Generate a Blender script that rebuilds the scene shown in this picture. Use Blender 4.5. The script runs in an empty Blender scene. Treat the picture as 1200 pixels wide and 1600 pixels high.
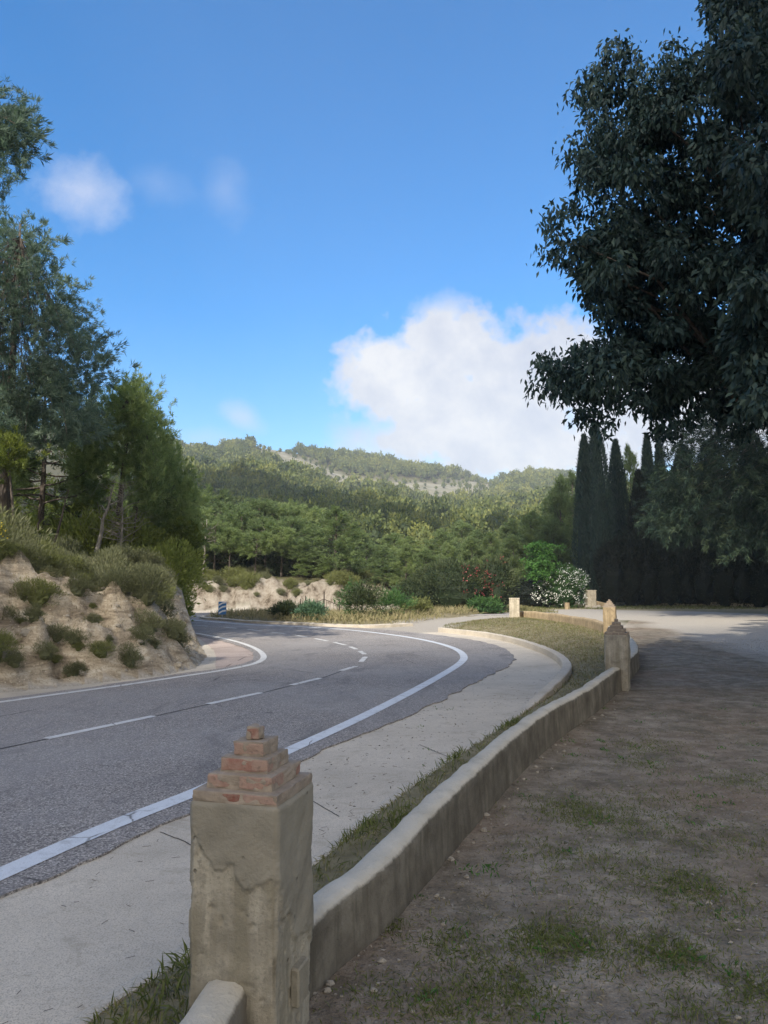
import bpy, math, numpy as np
from mathutils import Vector
from mathutils.geometry import tessellate_polygon

C = bpy.context.scene.collection
rng = np.random.default_rng(7)
PI = math.pi

# ------------------------------------------------------------------ camera model (measured from the photograph)
F, CX, CY, HOR, EYE = 1155.0, 600.0, 800.0, 912.0, 1.6
TH = math.atan((HOR - CY) / F)
ct, st = math.cos(TH), math.sin(TH)

def ray(px, py):
    a, b = px - CX, CY - py
    return np.array([a, F * ct - b * st, F * st + b * ct])

def P(px, py, z=0.0):
    """ground point seen at that place in the photograph"""
    r = ray(px, py)
    t = (z - EYE) / r[2]
    return (r[0] * t, r[1] * t)

def at(px, py, d):
    """point at distance d (along y)"""
    r = ray(px, py)
    t = d / r[1]
    return np.array([r[0] * t, d, EYE + r[2] * t])

def PX(x, y, z):
    """inverse: photograph position of a point"""
    yy = y * ct + (z - EYE) * st
    zz = -y * st + (z - EYE) * ct
    return CX + F * x / yy, CY - F * zz / yy

# ------------------------------------------------------------------ noise
def _h(ix, iy, iz, s):
    n = (ix.astype(np.int64) * 374761393 + iy.astype(np.int64) * 668265263 + iz.astype(np.int64) * 2147483647 + s * 1274126177) & 0xffffffff
    n = ((n ^ (n >> 13)) * 1274126177) & 0xffffffff
    n = (n ^ (n >> 16)) & 0xffffffff
    return n / 4294967295.0

def vn(x, y, z=None, s=0):
    x = np.asarray(x, float); y = np.asarray(y, float)
    z = np.zeros_like(x) if z is None else np.asarray(z, float)
    xi, yi, zi = np.floor(x), np.floor(y), np.floor(z)
    u, v, w = x - xi, y - yi, z - zi
    u = u * u * (3 - 2 * u); v = v * v * (3 - 2 * v); w = w * w * (3 - 2 * w)
    r = 0
    for a in (0, 1):
        for b in (0, 1):
            for c in (0, 1):
                r = r + _h(xi + a, yi + b, zi + c, s) * (u if a else 1 - u) * (v if b else 1 - v) * (w if c else 1 - w)
    return r * 2 - 1

def fbm(x, y, z=None, s=0, o=4):
    r, a = 0, 1.0
    x = np.asarray(x, float); y = np.asarray(y, float)
    for i in range(o):
        r = r + a * vn(x, y, z, s + i)
        x = x * 2.03 + 11.3; y = y * 2.03 + 5.7
        if z is not None: z = np.asarray(z) * 2.03 + 3.1
        a *= .5
    return r

def sm(a, b, x):
    t = np.clip((x - a) / (b - a), 0, 1)
    return t * t * (3 - 2 * t)

def inside(x, y, poly):
    r = np.zeros(np.shape(x), bool)
    n = len(poly)
    for i in range(n):
        x1, y1 = poly[i]; x2, y2 = poly[(i + 1) % n]
        if y1 == y2: continue
        c = ((y1 > y) != (y2 > y)) & (x < (x2 - x1) * (y - y1) / (y2 - y1) + x1)
        r ^= c
    return r

def pdist(x, y, poly, closed=True):
    d = np.full(np.shape(x), 1e9)
    n = len(poly)
    for i in range(n if closed else n - 1):
        x1, y1 = poly[i]; x2, y2 = poly[(i + 1) % n]
        dx, dy = x2 - x1, y2 - y1
        t = np.clip(((x - x1) * dx + (y - y1) * dy) / (dx * dx + dy * dy + 1e-12), 0, 1)
        d = np.minimum(d, (x - x1 - t * dx) ** 2 + (y - y1 - t * dy) ** 2)
    return np.sqrt(d)

def smooth(pts, step):
    """Catmull-Rom through the points, resampled at an even step"""
    p = np.array(pts, float)
    p = np.vstack([2 * p[0] - p[1], p, 2 * p[-1] - p[-2]])
    out = []
    for i in range(1, len(p) - 2):
        a, b, c, d = p[i - 1], p[i], p[i + 1], p[i + 2]
        k = lambda u, v: max(1e-4, np.linalg.norm(v - u)) ** .5
        t0 = 0.; t1 = k(a, b); t2 = t1 + k(b, c); t3 = t2 + k(c, d)
        for t in np.linspace(t1, t2, 16, endpoint=False):
            A1 = (t1 - t) / (t1 - t0) * a + (t - t0) / (t1 - t0) * b
            A2 = (t2 - t) / (t2 - t1) * b + (t - t1) / (t2 - t1) * c
            A3 = (t3 - t) / (t3 - t2) * c + (t - t2) / (t3 - t2) * d
            B1 = (t2 - t) / (t2 - t0) * A1 + (t - t0) / (t2 - t0) * A2
            B2 = (t3 - t) / (t3 - t1) * A2 + (t - t1) / (t3 - t1) * A3
            out.append((t2 - t) / (t2 - t1) * B1 + (t - t1) / (t2 - t1) * B2)
    out.append(p[-2])
    q = np.array(out)
    s = np.concatenate([[0], np.cumsum(np.linalg.norm(np.diff(q[:, :2], axis=0), axis=1))])
    n = max(2, int(s[-1] / step) + 1)
    u = np.linspace(0, s[-1], n)
    return np.stack([np.interp(u, s, q[:, k]) for k in range(q.shape[1])], 1)

# ------------------------------------------------------------------ mesh building
class G:
    def __init__(s): s.V = []; s.Q = []; s.T = []; s.A = []; s.n = 0
    def add(s, v, q=None, t=None, a=None):
        v = np.asarray(v, np.float32).reshape(-1, 3)
        if q is not None and len(q): s.Q.append(np.asarray(q, np.int64).reshape(-1, 4) + s.n)
        if t is not None and len(t): s.T.append(np.asarray(t, np.int64).reshape(-1, 3) + s.n)
        s.V.append(v)
        s.A.append(np.full(len(v), .5, np.float32) if a is None else np.broadcast_to(np.asarray(a, np.float32), (len(v),)))
        s.n += len(v)
        return s
    def build(s, name, m, parent=None, off=(0, 0, 0), shade=False, extra=None):
        v = np.vstack(s.V) - np.array(off, np.float32)
        q = np.vstack(s.Q) if s.Q else np.zeros((0, 4), np.int64)
        t = np.vstack(s.T) if s.T else np.zeros((0, 3), np.int64)
        me = bpy.data.meshes.new(name)
        me.vertices.add(len(v)); me.vertices.foreach_set('co', v.astype(np.float32).ravel())
        li = np.concatenate([q.ravel(), t.ravel()]).astype(np.int32)
        me.loops.add(len(li)); me.loops.foreach_set('vertex_index', li)
        st_ = np.concatenate([np.arange(len(q)) * 4, len(q) * 4 + np.arange(len(t)) * 3]).astype(np.int32)
        me.polygons.add(len(st_)); me.polygons.foreach_set('loop_start', st_)
        if shade: me.polygons.foreach_set('use_smooth', np.ones(len(st_), bool))
        me.update(calc_edges=True)
        at_ = me.attributes.new('tone', 'FLOAT', 'POINT'); at_.data.foreach_set('value', np.concatenate(s.A).astype(np.float32))
        for k, arr in (extra or {}).items():
            b = me.attributes.new(k, 'FLOAT', 'POINT'); b.data.foreach_set('value', np.asarray(arr, np.float32))
        if not shade: me.polygons.foreach_set('use_smooth', np.zeros(len(st_), bool))
        o = bpy.data.objects.new(name, me); C.objects.link(o)
        me.materials.append(m)
        if parent is not None: o.parent = parent
        return o

def tube(g, pts, rad, n=6, a=.5, cap=True):
    p = np.asarray(pts, float); k = len(p)
    rad = np.broadcast_to(np.asarray(rad, float), (k,))
    t = np.gradient(p, axis=0); t /= np.linalg.norm(t, axis=1)[:, None] + 1e-9
    ref = np.where(np.abs(t[:, 2:3]) > .9, np.array([[1., 0, 0]]), np.array([[0, 0, 1.]]))
    s1 = np.cross(t, ref); s1 /= np.linalg.norm(s1, axis=1)[:, None] + 1e-9
    s2 = np.cross(t, s1)
    an = np.arange(n) * 2 * PI / n
    v = p[:, None] + rad[:, None, None] * (np.cos(an)[None, :, None] * s1[:, None] + np.sin(an)[None, :, None] * s2[:, None])
    i = np.arange(k - 1)[:, None] * n; j = np.arange(n)[None]; j2 = (j + 1) % n
    q = np.stack([i + j, i + j2, i + n + j2, i + n + j], -1).reshape(-1, 4)
    vv = v.reshape(-1, 3); tr = []
    if cap:
        vv = np.vstack([vv, p[-1:], p[:1]]); e = k * n
        tr = [[(k - 1) * n + b, (k - 1) * n + (b + 1) % n, e] for b in range(n)] + [[(b + 1) % n, b, e + 1] for b in range(n)]
    g.add(vv, q, tr, a)

def box(g, c, s, rz=0., bev=0., a=.5):
    """box with chamfered edges: centre c, full size s, turned rz"""
    hx, hy, hz = s[0] / 2, s[1] / 2, s[2] / 2
    b = min(bev, hx * .9, hy * .9, hz * .9)
    rings = [(hx - b, hy - b, -hz), (hx, hy, -hz + b), (hx, hy, hz - b), (hx - b, hy - b, hz)] if b > 0 else [(hx, hy, -hz), (hx, hy, hz)]
    v = []
    for X, Y, Z in rings:
        c2 = b if (b > 0 and X == hx) else 0
        ring = [(-X + c2, -Y), (X - c2, -Y), (X, -Y + c2), (X, Y - c2), (X - c2, Y), (-X + c2, Y), (-X, Y - c2), (-X, -Y + c2)] if b > 0 else [(-X, -Y), (X, -Y), (X, Y), (-X, Y)]
        v += [(x, y, Z) for x, y in ring]
    n = 8 if b > 0 else 4
    v = np.array(v)
    q = [[k * n + j, k * n + (j + 1) % n, (k + 1) * n + (j + 1) % n, (k + 1) * n + j] for k in range(len(rings) - 1) for j in range(n)]
    ce, se = math.cos(rz), math.sin(rz)
    v = np.stack([v[:, 0] * ce - v[:, 1] * se + c[0], v[:, 0] * se + v[:, 1] * ce + c[1], v[:, 2] + c[2]], 1)
    top = (len(rings) - 1) * n
    if n == 4: q += [[3, 2, 1, 0], [top, top + 1, top + 2, top + 3]]; t = None
    else:
        t = [[top, top + j, top + j + 1] for j in range(1, 7)] + [[0, j + 1, j] for j in range(1, 7)]
    g.add(v, q, t, a)

def unit(v): return v / (np.linalg.norm(v, axis=-1, keepdims=True) + 1e-9)

def leaves(g, p, d, L, W, tone, fold=.0, droop=0.):
    """leaf blades: one kite-shaped face each, base p, direction d"""
    n = len(p)
    d = unit(d)
    s = unit(np.cross(d, unit(rng.normal(size=(n, 3)))))
    nn = np.cross(s, d)
    L = np.broadcast_to(L, (n,))[:, None]; W = np.broadcast_to(W, (n,))[:, None]
    m = p + d * L * .45
    tip = p + d * L - np.array([0, 0, 1.]) * L * droop
    v = np.stack([p, m + s * W * .5 + nn * W * fold, tip, m - s * W * .5 + nn * W * fold], 1)
    g.add(v.reshape(-1, 3), np.arange(n * 4).reshape(-1, 4), None, np.repeat(np.broadcast_to(tone, (n,)), 4))

def sheet(name, poly, z, m, label=None):
    vs = [Vector((float(x), float(y), 0)) for x, y in poly]
    tri = tessellate_polygon([vs])
    t = []
    for a, b, c in tri:
        ar = (vs[b].x - vs[a].x) * (vs[c].y - vs[a].y) - (vs[b].y - vs[a].y) * (vs[c].x - vs[a].x)
        t.append((a, b, c) if ar > 0 else (a, c, b))
    g = G(); g.add([(x, y, z) for x, y in poly], None, t)
    o = g.build(name, m); struct(o, label); return o

def ribbon(g, line, w, z, w2=None):
    p = np.asarray(line)[:, :2]
    t = unit(np.gradient(p, axis=0)); nrm = np.stack([-t[:, 1], t[:, 0]], 1)
    l = p + nrm * w / 2; r = p - nrm * w / 2
    k = len(p)
    v = np.concatenate([np.c_[l, np.full(k, z)], np.c_[r, np.full(k, z)]])
    i = np.arange(k - 1)
    g.add(v, np.stack([i + k, i + k + 1, i + 1, i], 1))

# ------------------------------------------------------------------ naming
def tag(o, label, cat, group=None, kind=None):
    o['label'] = label; o['category'] = cat
    if group: o['group'] = group
    if kind: o['kind'] = kind
    return o
def thing(name, label, cat, loc=(0, 0, 0), group=None, rz=0.):
    o = bpy.data.objects.new(name, None); C.objects.link(o)
    o.empty_display_size = .2
    o.location = [float(q) for q in loc]; o.rotation_euler = (0, 0, rz)
    return tag(o, label, cat, group)
def struct(o, label=None, kind='structure'):
    o['kind'] = kind
    if label: o['label'] = label
    return o
def dup(root, loc, rz=0., sc=(1, 1, 1), label=None, group=None):
    r = root.copy(); C.objects.link(r); r.location = [float(q) for q in loc]; r.rotation_euler = (0, 0, rz); r.scale = sc
    if label: r['label'] = label
    if group: r['group'] = group
    for ch in list(root.children):
        c = ch.copy(); C.objects.link(c); c.parent = r
        for gc in list(ch.children):
            e = gc.copy(); C.objects.link(e); e.parent = c
    return r

# ------------------------------------------------------------------ materials
class M:
    def __init__(s, name):
        s.m = bpy.data.materials.new(name); s.m.use_nodes = True
        s.t = s.m.node_tree; s.t.nodes.clear()
        s.out = s.n('ShaderNodeOutputMaterial')
    def n(s, typ, **kw):
        nd = s.t.nodes.new(typ)
        for k, v in kw.items():
            if k in nd.bl_rna.properties.keys(): setattr(nd, k, v)
        return nd
    def l(s, a, b): s.t.links.new(a, b)
    def put(s, sock, v):
        if hasattr(v, 'is_linked'): s.l(v, sock)
        elif isinstance(v, (tuple, list)) and len(v) == 3 and sock.type == 'RGBA': sock.default_value = (*v, 1)
        else: sock.default_value = v
    def pos(s, scale=(1, 1, 1)):
        g = s.n('ShaderNodeNewGeometry'); mp = s.n('ShaderNodeMapping'); mp.inputs['Scale'].default_value = scale
        s.l(g.outputs['Position'], mp.inputs[0]); return mp.outputs[0]
    def obj(s, scale=(1, 1, 1)):
        g = s.n('ShaderNodeTexCoord'); mp = s.n('ShaderNodeMapping'); mp.inputs['Scale'].default_value = scale
        s.l(g.outputs['Object'], mp.inputs[0]); return mp.outputs[0]
    def noise(s, vec, sc, det=4, rough=.55, dist=0.):
        nd = s.n('ShaderNodeTexNoise'); s.l(vec, nd.inputs['Vector'])
        nd.inputs['Scale'].default_value = sc; nd.inputs['Detail'].default_value = det
        nd.inputs['Roughness'].default_value = rough; nd.inputs['Distortion'].default_value = dist
        return nd.outputs[0]
    def vor(s, vec, sc, feat='F1', out='Distance', rnd=1.):
        nd = s.n('ShaderNodeTexVoronoi'); nd.feature = feat; s.l(vec, nd.inputs['Vector']); nd.inputs['Scale'].default_value = sc
        nd.inputs['Randomness'].default_value = rnd
        return nd.outputs[out]
    def ramp(s, fac, stops):
        nd = s.n('ShaderNodeValToRGB'); cr = nd.color_ramp
        while len(cr.elements) < len(stops): cr.elements.new(.5)
        for e, (p, c) in zip(cr.elements, stops):
            e.position = p; e.color = (*c, 1) if isinstance(c, (tuple, list)) else (c, c, c, 1)
        s.l(fac, nd.inputs[0]); return nd.outputs[0]
    def mr(s, v, a, b, c=0., d=1.):
        nd = s.n('ShaderNodeMapRange'); s.l(v, nd.inputs[0])
        for i, q in enumerate((a, b, c, d)): nd.inputs[i + 1].default_value = q
        return nd.outputs[0]
    def math(s, op, a, b=0.):
        nd = s.n('ShaderNodeMath'); nd.operation = op; s.put(nd.inputs[0], a); s.put(nd.inputs[1], b); return nd.outputs[0]
    def mix(s, f, a, b, mode='MIX'):
        nd = s.n('ShaderNodeMix'); nd.data_type = 'RGBA'; nd.blend_type = mode
        s.put(nd.inputs[0], f); s.put(nd.inputs[6], a); s.put(nd.inputs[7], b); return nd.outputs[2]
    def attr(s, name):
        nd = s.n('ShaderNodeAttribute'); nd.attribute_name = name; return nd.outputs['Fac']
    def bump(s, h, strength=.5, dist=.02):
        nd = s.n('ShaderNodeBump'); nd.inputs['Strength'].default_value = strength; nd.inputs['Distance'].default_value = dist
        s.l(h, nd.inputs['Height']); return nd.outputs[0]
    def surf(s, col, rough=.9, nrm=None, spec=.25):
        b = s.n('ShaderNodeBsdfPrincipled'); s.put(b.inputs['Base Color'], col); s.put(b.inputs['Roughness'], rough)
        b.inputs['Specular IOR Level'].default_value = spec
        if nrm is not None: s.l(nrm, b.inputs['Normal'])
        s.l(b.outputs[0], s.out.inputs[0]); return s.m

def foliage(name, lo, mid, hi, trans=.3, rough=.6, spec=.2, tcol=None, big=0., vary=.0):
    m = M(name)
    oi = m.n('ShaderNodeObjectInfo')
    f = m.math('ADD', m.attr('tone'), m.math('MULTIPLY', m.math('SUBTRACT', oi.outputs['Random'], .5), vary))
    if big:
        f = m.math('ADD', f, m.math('MULTIPLY', m.math('SUBTRACT', m.noise(m.pos(), big, 3), .5), .9))
    c = m.ramp(f, [(0., lo), (.5, mid), (1., hi)])
    b = m.n('ShaderNodeBsdfPrincipled'); m.l(c, b.inputs['Base Color']); b.inputs['Roughness'].default_value = rough
    b.inputs['Specular IOR Level'].default_value = spec
    t = m.n('ShaderNodeBsdfTranslucent'); m.l(m.mix(1., c, tcol or (1.3, 1.35, .7), 'MULTIPLY'), t.inputs['Color'])
    mx = m.n('ShaderNodeMixShader'); mx.inputs[0].default_value = trans
    m.l(b.outputs[0], mx.inputs[1]); m.l(t.outputs[0], mx.inputs[2]); m.l(mx.outputs[0], m.out.inputs[0])
    return m.m

MAT = {}
MAT['pine'] = foliage('pine needles', (.085, .12, .055), (.17, .225, .1), (.25, .3, .13), .45, vary=.6)
MAT['pine_light'] = foliage('light young pine needles', (.1, .14, .062), (.19, .245, .11), (.28, .33, .15), .5)
MAT['pine_blue'] = foliage('blue green pine needles', (.075, .115, .092), (.145, .2, .155), (.22, .28, .2), .4, tcol=(1.1, 1.2, .85), vary=.4)
MAT['pine_sunlit'] = foliage('yellow green pine needles', (.075, .1, .025), (.14, .175, .04), (.22, .25, .06), .35)  # yellow green stands in for sunlight on the lower pines
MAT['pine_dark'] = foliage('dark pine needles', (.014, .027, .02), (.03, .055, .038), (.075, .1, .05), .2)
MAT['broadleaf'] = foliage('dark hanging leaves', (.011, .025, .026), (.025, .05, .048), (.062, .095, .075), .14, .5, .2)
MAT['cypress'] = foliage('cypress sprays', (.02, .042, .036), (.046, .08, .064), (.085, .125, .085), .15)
MAT['hedge'] = foliage('hedge leaves darkened for shade', (.008, .014, .01), (.017, .026, .018), (.034, .046, .028), .1)  # colour kept near black to stand in for deep shade
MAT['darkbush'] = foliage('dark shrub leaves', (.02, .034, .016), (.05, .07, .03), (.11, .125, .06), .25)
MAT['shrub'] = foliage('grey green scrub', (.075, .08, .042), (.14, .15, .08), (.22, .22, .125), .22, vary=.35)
MAT['under'] = foliage('undergrowth brightened for sun', (.11, .135, .035), (.19, .22, .055), (.28, .31, .09), .4)  # yellow green brightened to stand in for sun between the trunks
MAT['shrub_olive'] = foliage('olive scrub', (.08, .09, .035), (.15, .165, .06), (.23, .24, .09), .25)
MAT['green'] = foliage('fresh green leaves', (.04, .1, .025), (.075, .18, .04), (.13, .27, .06), .35)
MAT['oleander'] = foliage('oleander leaves', (.03, .075, .025), (.06, .13, .04), (.11, .19, .06), .25)
MAT['bluegreen'] = foliage('blue green weed', (.05, .1, .06), (.085, .16, .095), (.13, .21, .12), .25)
MAT['petal_white'] = foliage('white petals', (.62, .64, .58), (.75, .77, .72), (.82, .82, .78), .25, tcol=(1, 1, 1))
MAT['petal_red'] = foliage('red petals', (.22, .04, .045), (.34, .08, .085), (.42, .16, .15), .25, tcol=(1, .8, .8))
MAT['petal_yellow'] = foliage('yellow petals', (.45, .33, .03), (.55, .42, .04), (.6, .5, .08), .2)
MAT['forest'] = foliage('hillside pine crowns', (.05, .074, .032), (.13, .16, .054), (.24, .245, .07), .28, big=.012)
MAT['grass'] = foliage('green grass', (.07, .085, .03), (.13, .155, .05), (.21, .22, .085), .3)
MAT['straw'] = foliage('dry grass', (.13, .115, .06), (.27, .23, .13), (.42, .36, .22), .25, tcol=(1, .95, .8))
MAT['verge'] = foliage('half dry grass', (.07, .09, .028), (.2, .19, .085), (.36, .31, .18), .25, tcol=(1, 1, .8))
MAT['twig'] = foliage('bare grey twigs', (.13, .12, .1), (.22, .2, .17), (.34, .31, .27), .0)

def bark(name, a, b):
    m = M(name); v = m.obj((1, 1, .25))
    n = m.noise(v, 22, 5, .65); w = m.vor(m.obj((1, 1, .35)), 18)
    c = m.ramp(n, [(.3, a), (.7, b)])
    return m.surf(c, .95, m.bump(m.math('ADD', n, w), .8, .03))
MAT['bark'] = bark('pine bark', (.045, .035, .03), (.14, .115, .095))
MAT['bark_grey'] = bark('grey bark', (.13, .12, .105), (.3, .28, .25))

def mat_ground():
    m = M('ground'); p = m.pos()
    n1 = m.noise(p, .55, 5); n2 = m.noise(p, 4., 6, .65); n3 = m.noise(p, 28., 4, .7); n4 = m.noise(p, 90., 2, .7)
    peb = m.vor(p, 38.); peb2 = m.vor(p, 14.)
    strw = m.noise(p, 42., 5, .75, 2.2)
    # dusty brown yard earth with straw, litter and small stones
    yard = m.ramp(n2, [(.28, (.11, .092, .069)), (.5, (.225, .191, .148)), (.72, (.36, .315, .25))])
    yard = m.mix(m.mr(n1, .48, .64, 0, .5), yard, (.2, .135, .09))
    yard = m.mix(m.mr(strw, .56, .7, 0, .6), yard, (.42, .36, .26))
    yard = m.mix(m.mr(n4, .58, .7, 0, .8), yard, (.05, .04, .032))
    yard = m.mix(m.mr(m.noise(p, 1.5, 6, .72), .5, .62, 0, .6), yard, (.1, .088, .062))
    yard = m.mix(m.mr(m.noise(p, 11., 6, .75), .55, .66, 0, .55), yard, (.33, .295, .235))
    yard = m.mix(m.mr(peb2, .06, .1, .55, 0), yard, (.45, .42, .36))
    # pale gravel track
    grav = m.ramp(n3, [(.25, (.24, .215, .18)), (.5, (.36, .33, .285)), (.78, (.49, .46, .41))])
    grav = m.mix(m.mr(peb, .1, .25, .5, 0), grav, (.46, .435, .385))
    grav = m.mix(m.mr(n2, .55, .75, 0, .45), grav, (.3, .26, .2))
    # marl of the cut bank
    vb = m.noise(m.pos((1, 1, 3.5)), 1.6, 6, .7, .6)
    bank = m.ramp(vb, [(.3, (.11, .088, .066)), (.42, (.27, .222, .16)), (.54, (.41, .35, .262)), (.68, (.56, .505, .41))])
    bank = m.mix(m.mr(n3, .5, .66, 0, .75), bank, (.19, .15, .1))
    bank = m.mix(m.mr(peb2, .1, .2, .6, 0), bank, (.56, .5, .4))
    bank = m.mix(m.mr(n2, .6, .72, 0, .45), bank, (.11, .09, .06))
    rock = m.ramp(m.noise(m.pos((1, 1, .6)), 1.9, 7, .75), [(.36, (.07, .055, .04)), (.46, (.2, .17, .135)), (.6, (.29, .262, .22))])
    # dry verge soil
    verge = m.ramp(n2, [(.25, (.12, .105, .06)), (.55, (.235, .205, .125)), (.8, (.33, .29, .19))])
    # forest floor and bare hill stone
    floor = m.ramp(n2, [(.3, (.05, .05, .025)), (.7, (.12, .11, .055))])
    hs = m.noise(p, .09, 6, .7)
    bare = m.ramp(hs, [(.3, (.1, .105, .06)), (.5, (.2, .19, .14)), (.72, (.33, .31, .26))])
    def w(name, amt=.5):
        a = m.attr(name)
        j = m.math('MULTIPLY', m.math('SUBTRACT', m.math('ADD', m.math('MULTIPLY', n2, .6), m.math('MULTIPLY', n1, .4)), .5), amt * 4)
        s_ = m.math('ADD', a, m.math('MULTIPLY', j, m.math('MULTIPLY', a, m.math('SUBTRACT', 1., a))))
        return m.mr(s_, .3, .7)
    c = floor
    for nm, col in (('w_bare', bare), ('w_bank', bank), ('w_rock', rock), ('w_verge', verge), ('w_yard', yard), ('w_gravel', grav)):
        c = m.mix(w(nm), c, col)
    h = m.math('ADD', m.math('MULTIPLY', n3, .5), m.math('ADD', n2, m.math('MULTIPLY', n4, .25)))
    return m.surf(c, .95, m.bump(h, .7, .05), .15)
MAT['ground'] = mat_ground()

def mat_asphalt():
    m = M('asphalt'); p = m.pos()
    sp = m.vor(p, 95., out='Color'); sep = m.n('ShaderNodeSeparateColor'); m.l(sp, sep.inputs[0])
    fine = m.noise(p, 160., 2, .7); mid = m.noise(p, 2.2, 5, .6); big = m.noise(p, .35, 4, .55)
    c = m.ramp(sep.outputs[0], [(0., (.11, .1, .092)), (.45, (.27, .247, .228)), (.8, (.38, .347, .32)), (1., (.58, .535, .48))])
    c = m.mix(m.mr(fine, .52, .7, 0, .8), c, (.06, .056, .055))
    c = m.mix(m.mr(mid, .5, .75, 0, .35), c, (.17, .16, .162))
    c = m.mix(m.mr(big, .42, .62, 0, .4), c, (.35, .335, .32))
    c = m.mix(m.mr(m.noise(m.pos((1, .45, 1)), 1.1, 6, .72, .8), .53, .64, 0, .5), c, (.13, .122, .12))
    dv = m.n('ShaderNodeMix'); dv.data_type = 'VECTOR'; dv.inputs[0].default_value = .12
    nz = m.n('ShaderNodeTexNoise'); nz.inputs['Scale'].default_value = 1.7; nz.inputs['Detail'].default_value = 5; m.l(p, nz.inputs['Vector'])
    m.l(p, dv.inputs[4]); m.l(nz.outputs[1], dv.inputs[5])
    cr = m.vor(dv.outputs[1], .42, 'DISTANCE_TO_EDGE')
    crm = m.math('MULTIPLY', m.mr(cr, .001, .006, 1, 0), m.mr(m.noise(p, .9, 4), .55, .62))
    c = m.mix(m.math('MULTIPLY', crm, .75), c, (.03, .028, .028))
    h = m.math('ADD', sep.outputs[0], m.math('MULTIPLY', fine, .6))
    return m.surf(c, .85, m.bump(h, .6, .008), .3)
MAT['asphalt'] = mat_asphalt()

def mat_concrete(name, tint, crack=True, rough_amt=.4):
    m = M(name); p = m.pos()
    n1 = m.noise(p, .9, 6, .6); n2 = m.noise(p, 9., 6, .7); n3 = m.noise(p, 120., 2, .7)
    k = lambda q: tuple(q * x for x in tint)
    c = m.ramp(n1, [(.3, k(.8)), (.5, k(1.)), (.72, k(1.14))])
    c = m.mix(m.mr(n2, .52, .75, 0, .5), c, k(.7))
    c = m.mix(m.mr(n3, .5, .62, 0, .6), c, k(.5))
    c = m.mix(m.mr(m.noise(p, 45., 4, .75), .54, .66, 0, .5), c, k(.55))
    c = m.mix(m.mr(m.noise(m.pos((1, 1.5, 1)), 2.6, 6, .75, .6), .55, .66, 0, .55), c, (tint[0] * .6, tint[1] * .58, tint[2] * .54))
    c = m.mix(m.mr(m.vor(p, 26.), .05, .09, .4, 0), c, k(.42))
    st_ = m.noise(m.pos((1, 1.4, 1)), .38, 4, .6, .8)
    c = m.mix(m.mr(st_, .54, .68, 0, .35), c, k(.66))
    h = m.math('ADD', n2, m.math('MULTIPLY', n3, rough_amt))
    if crack:
        nz = m.n('ShaderNodeTexNoise'); nz.inputs['Scale'].default_value = 2.; nz.inputs['Detail'].default_value = 5; m.l(p, nz.inputs['Vector'])
        dv = m.n('ShaderNodeMix'); dv.data_type = 'VECTOR'; dv.inputs[0].default_value = .1; m.l(p, dv.inputs[4]); m.l(nz.outputs[1], dv.inputs[5])
        cr = m.vor(dv.outputs[1], .55, 'DISTANCE_TO_EDGE')
        c = m.mix(m.math('MULTIPLY', m.mr(cr, .003, .01, .7, 0), m.mr(m.noise(p, .6, 2), .5, .56)), c, k(.25))
    return m.surf(c, .92, m.bump(h, .5, .012), .2)
MAT['concrete'] = mat_concrete('concrete shoulder', (.56, .5, .41), False)
MAT['kerb'] = mat_concrete('kerb concrete', (.54, .485, .4), False)
MAT['pink'] = mat_concrete('pinkish apron', (.47, .385, .335))
MAT['stone'] = mat_concrete('pale stone', (.33, .3, .25), False)

def mat_plaster(name, tint, moss=.3, coat=False):
    m = M(name); p = m.obj()
    n1 = m.noise(p, 3.2, 6, .62); n2 = m.noise(p, 14., 6, .7); n3 = m.noise(p, 75., 3, .7)
    streak = m.noise(m.obj((1, 1, .09)), 17., 4, .6)
    k = lambda q: tuple(q * x for x in tint)
    c = m.ramp(n1, [(.3, k(.62)), (.5, k(1.)), (.7, k(1.28))])
    c = m.mix(m.mr(streak, .48, .64, 0, .8), c, (tint[0] * .66, tint[1] * .65, tint[2] * .6))
    c = m.mix(m.mr(streak, .3, .44, .7, 0), c, k(1.35))
    c = m.mix(m.mr(n2, .52, .68, 0, .65), c, k(.5))
    c = m.mix(m.mr(n3, .54, .66, 0, .6), c, k(.55))
    c = m.mix(m.mr(m.noise(p, 5.5, 5, .7), .55, .7, 0, moss), c, (tint[0] * .62, tint[1] * .61, tint[2] * .5))
    if coat: c = m.mix(m.attr('tone'), c, m.ramp(n1, [(.3, (.19, .174, .138)), (.55, (.262, .24, .19)), (.75, (.33, .305, .245))]))
    pit = m.mr(m.vor(p, 15.), .06, .12, 1, 0)
    pit = m.math('MULTIPLY', pit, m.mr(n1, .45, .55))
    c = m.mix(m.math('MULTIPLY', pit, .7), c, k(.3))
    h = m.math('SUBTRACT', m.math('ADD', n2, m.math('MULTIPLY', n3, .3)), m.math('MULTIPLY', pit, .8))
    return m.surf(c, .93, m.bump(h, .75, .012), .15)
MAT['plaster'] = mat_plaster('grey ochre plaster', (.325, .295, .232), .25, True)
MAT['wallplaster'] = mat_plaster('grey wall render', (.3, .275, .225), .4)
MAT['tanplaster'] = mat_plaster('warm tan plaster', (.36, .28, .175), .2)
MAT['cream'] = mat_plaster('cream plaster', (.46, .41, .32), .12)

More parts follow.
